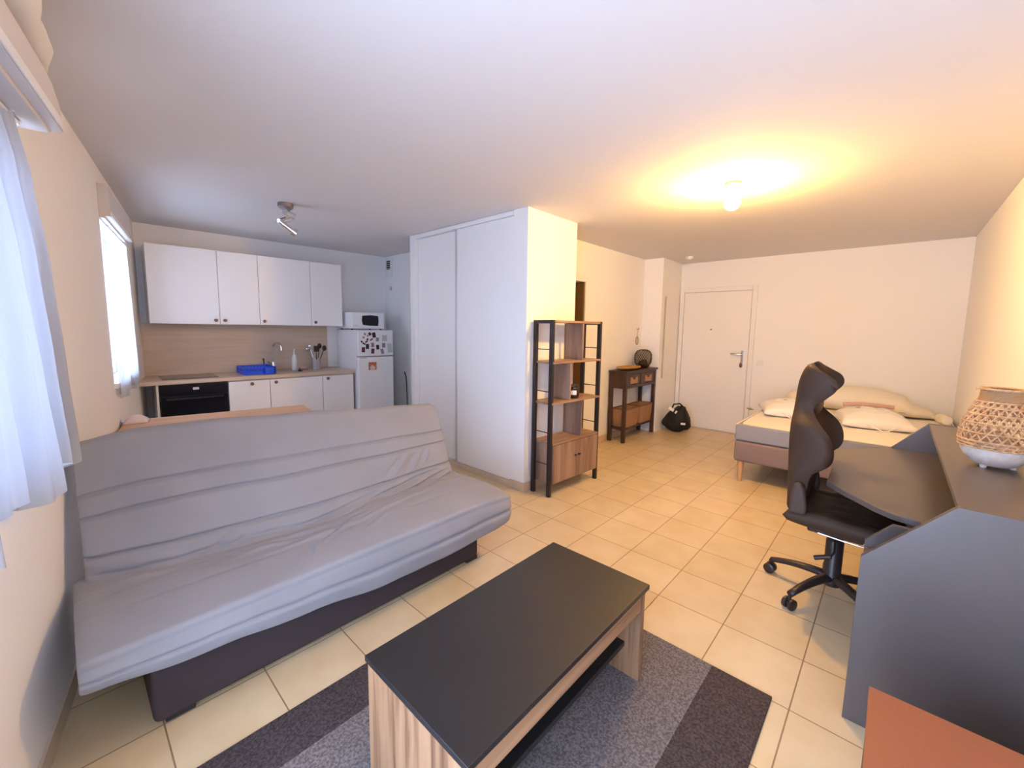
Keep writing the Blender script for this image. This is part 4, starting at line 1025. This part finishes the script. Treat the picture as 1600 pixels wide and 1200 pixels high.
# backrest shell
def spl(x, tab):
    if x <= tab[0][0]: return tab[0][1]
    n = len(tab)
    for i in range(n-1):
        if x <= tab[i+1][0]:
            (x0, y0), (x1, y1) = tab[i], tab[i+1]
            m0 = (tab[i+1][1]-tab[i-1][1])/(tab[i+1][0]-tab[i-1][0]) if i > 0 else (y1-y0)/(x1-x0)
            m1 = (tab[i+2][1]-tab[i][1])/(tab[i+2][0]-tab[i][0]) if i < n-2 else (y1-y0)/(x1-x0)
            h = x1-x0; t = (x-x0)/h
            return (2*t**3-3*t*t+1)*y0+(t**3-2*t*t+t)*h*m0+(-2*t**3+3*t*t)*y1+(t**3-t*t)*h*m1
    return tab[-1][1]
HWT = [(.46, .19), (.56, .205), (.68, .225), (.78, .245), (.90, .25), (.98, .235), (1.045, .165), (1.085, .150), (1.15, .168), (1.22, .172), (1.27, .158), (1.295, .135), (1.305, .115)]
FWD = [(.46, .02), (.56, .03), (.66, .04), (.735, .062), (.80, .145), (.87, .165), (.95, .14), (1.03, .065), (1.075, .045), (1.12, .09), (1.18, .135), (1.235, .115), (1.27, .055), (1.29, .02), (1.305, .01)]
YB = [(.46, .175), (.6, .178), (.9, .190), (1.1, .185), (1.3, .165)]
def backsurf(front):
    def fn(u, v):
        a = 2*u-1; zt = 1.165+.14*min(1, max(0, (abs(a)-.18)/.34))**1.5*(1-max(0, (abs(a)-.86)/.14)**2*.5); z = .47+(zt-.47)*v
        hw = spl(z, HWT); fw = max(0, spl(z, FWD)); y = spl(z, YB)
        x = hw*math.sin(a*PI/2*.97)/math.sin(PI/2*.97)
        wing = max(0, (abs(a)-.42)/.58)
        fo = fw*wing**1.5
        th = .034*(1-abs(a)**4)**.5 if abs(a) < 1 else 0
        edge = min(1, min(v, 1-v)*14)**.5
        th *= edge
        if front:
            pad = .016*math.exp(-((abs(a)-.50)/.14)**2)*math.sin(PI*min(1, max(0, (z-.62)/.40))) if .62 < z < 1.02 else 0
            gr = -.010*math.exp(-((abs(a)-.42)/.03)**2)
            return (x, y-fo-th-pad*1.0-gr*edge-.010*math.exp(-((z-.70)/.09)**2), z)
        return (x*1.02, y-fo+th*1.15+.014*wing*edge, z)
    return fn
bm = BM()
NU, NV = 56, 96
F_, B_ = backsurf(True), backsurf(False)
fr = [[None]*(NV+1) for _ in range(NU+1)]; bk = [[None]*(NV+1) for _ in range(NU+1)]
for i in range(NU+1):
    for j in range(NV+1):
        fr[i][j] = bm.verts.new(F_(i/NU, j/NV))
        bk[i][j] = fr[i][j] if (i in (0, NU) or j in (0, NV)) else bm.verts.new(B_(i/NU, j/NV))
for i in range(NU):
    for j in range(NV):
        bm.faces.new((fr[i][j], fr[i+1][j], fr[i+1][j+1], fr[i][j+1])); bm.faces.new((bk[i][j], bk[i][j+1], bk[i+1][j+1], bk[i+1][j]))
bmesh.ops.remove_doubles(bm, verts=bm.verts, dist=1e-5)
obj('backrest', bm, M_LEATH, e, smooth=True, angle=180)
bm = BM(); bmesh.ops.create_uvsphere(bm, u_segments=24, v_segments=16, radius=1)
for v in bm.verts:
    c = v.co; v.co = Vector((.100*math.copysign(abs(c.x)**.7, c.x), .136+.026*c.y, 1.085+.060*math.copysign(abs(c.z)**.75, c.z)))
obj('head_cushion', bm, M_LEATHP, e, smooth=True, angle=180)
for sg in (-1, 1):
    bm = BM(); prism(bm, [(.190, .525), (.182, .655), (.172, .690), (.146, .694), (.128, .660), (.110, .56), (.115, .525)], sg*.228, sg*.268, 'x'); obj('recline_cover', bm, M_LEATHP, e, bevel=.016, seg=3)

# ------------------------------------------------------------------ terracotta low cabinet in the foreground
e = thing('low_cabinet', 'low cabinet with terracotta top in front of the desk side', 'cabinet', (.923, RW_Y+.012, 0))
CLX, CLY = .60, .477
obox('cabinet_top', (0, CLX, 0, CLY, .425, .445), M_TERRA, e, .002)
obox('body', (.015, CLX-.01, .01, CLY-.012, .03, .424), M_TERRAS, e, .002)
for a, b in ((.018, .296), (.302, CLX-.013)):
    d = obox('door', (a, b, CLY-.0115, CLY-.003, .04, .415), M_TERRAS, e, .002)
    kx = b-.03 if a < .1 else a+.03
    bm = BM(); tube(bm, [(kx, CLY-.003, .25), (kx, CLY+.014, .25)], [.006, .010], 10); obj('knob', bm, M_STEEL, d, smooth=True)
obox('plinth', (.03, CLX-.03, .02, CLY-.04, 0, .03), M_TERRAS, e, .002)
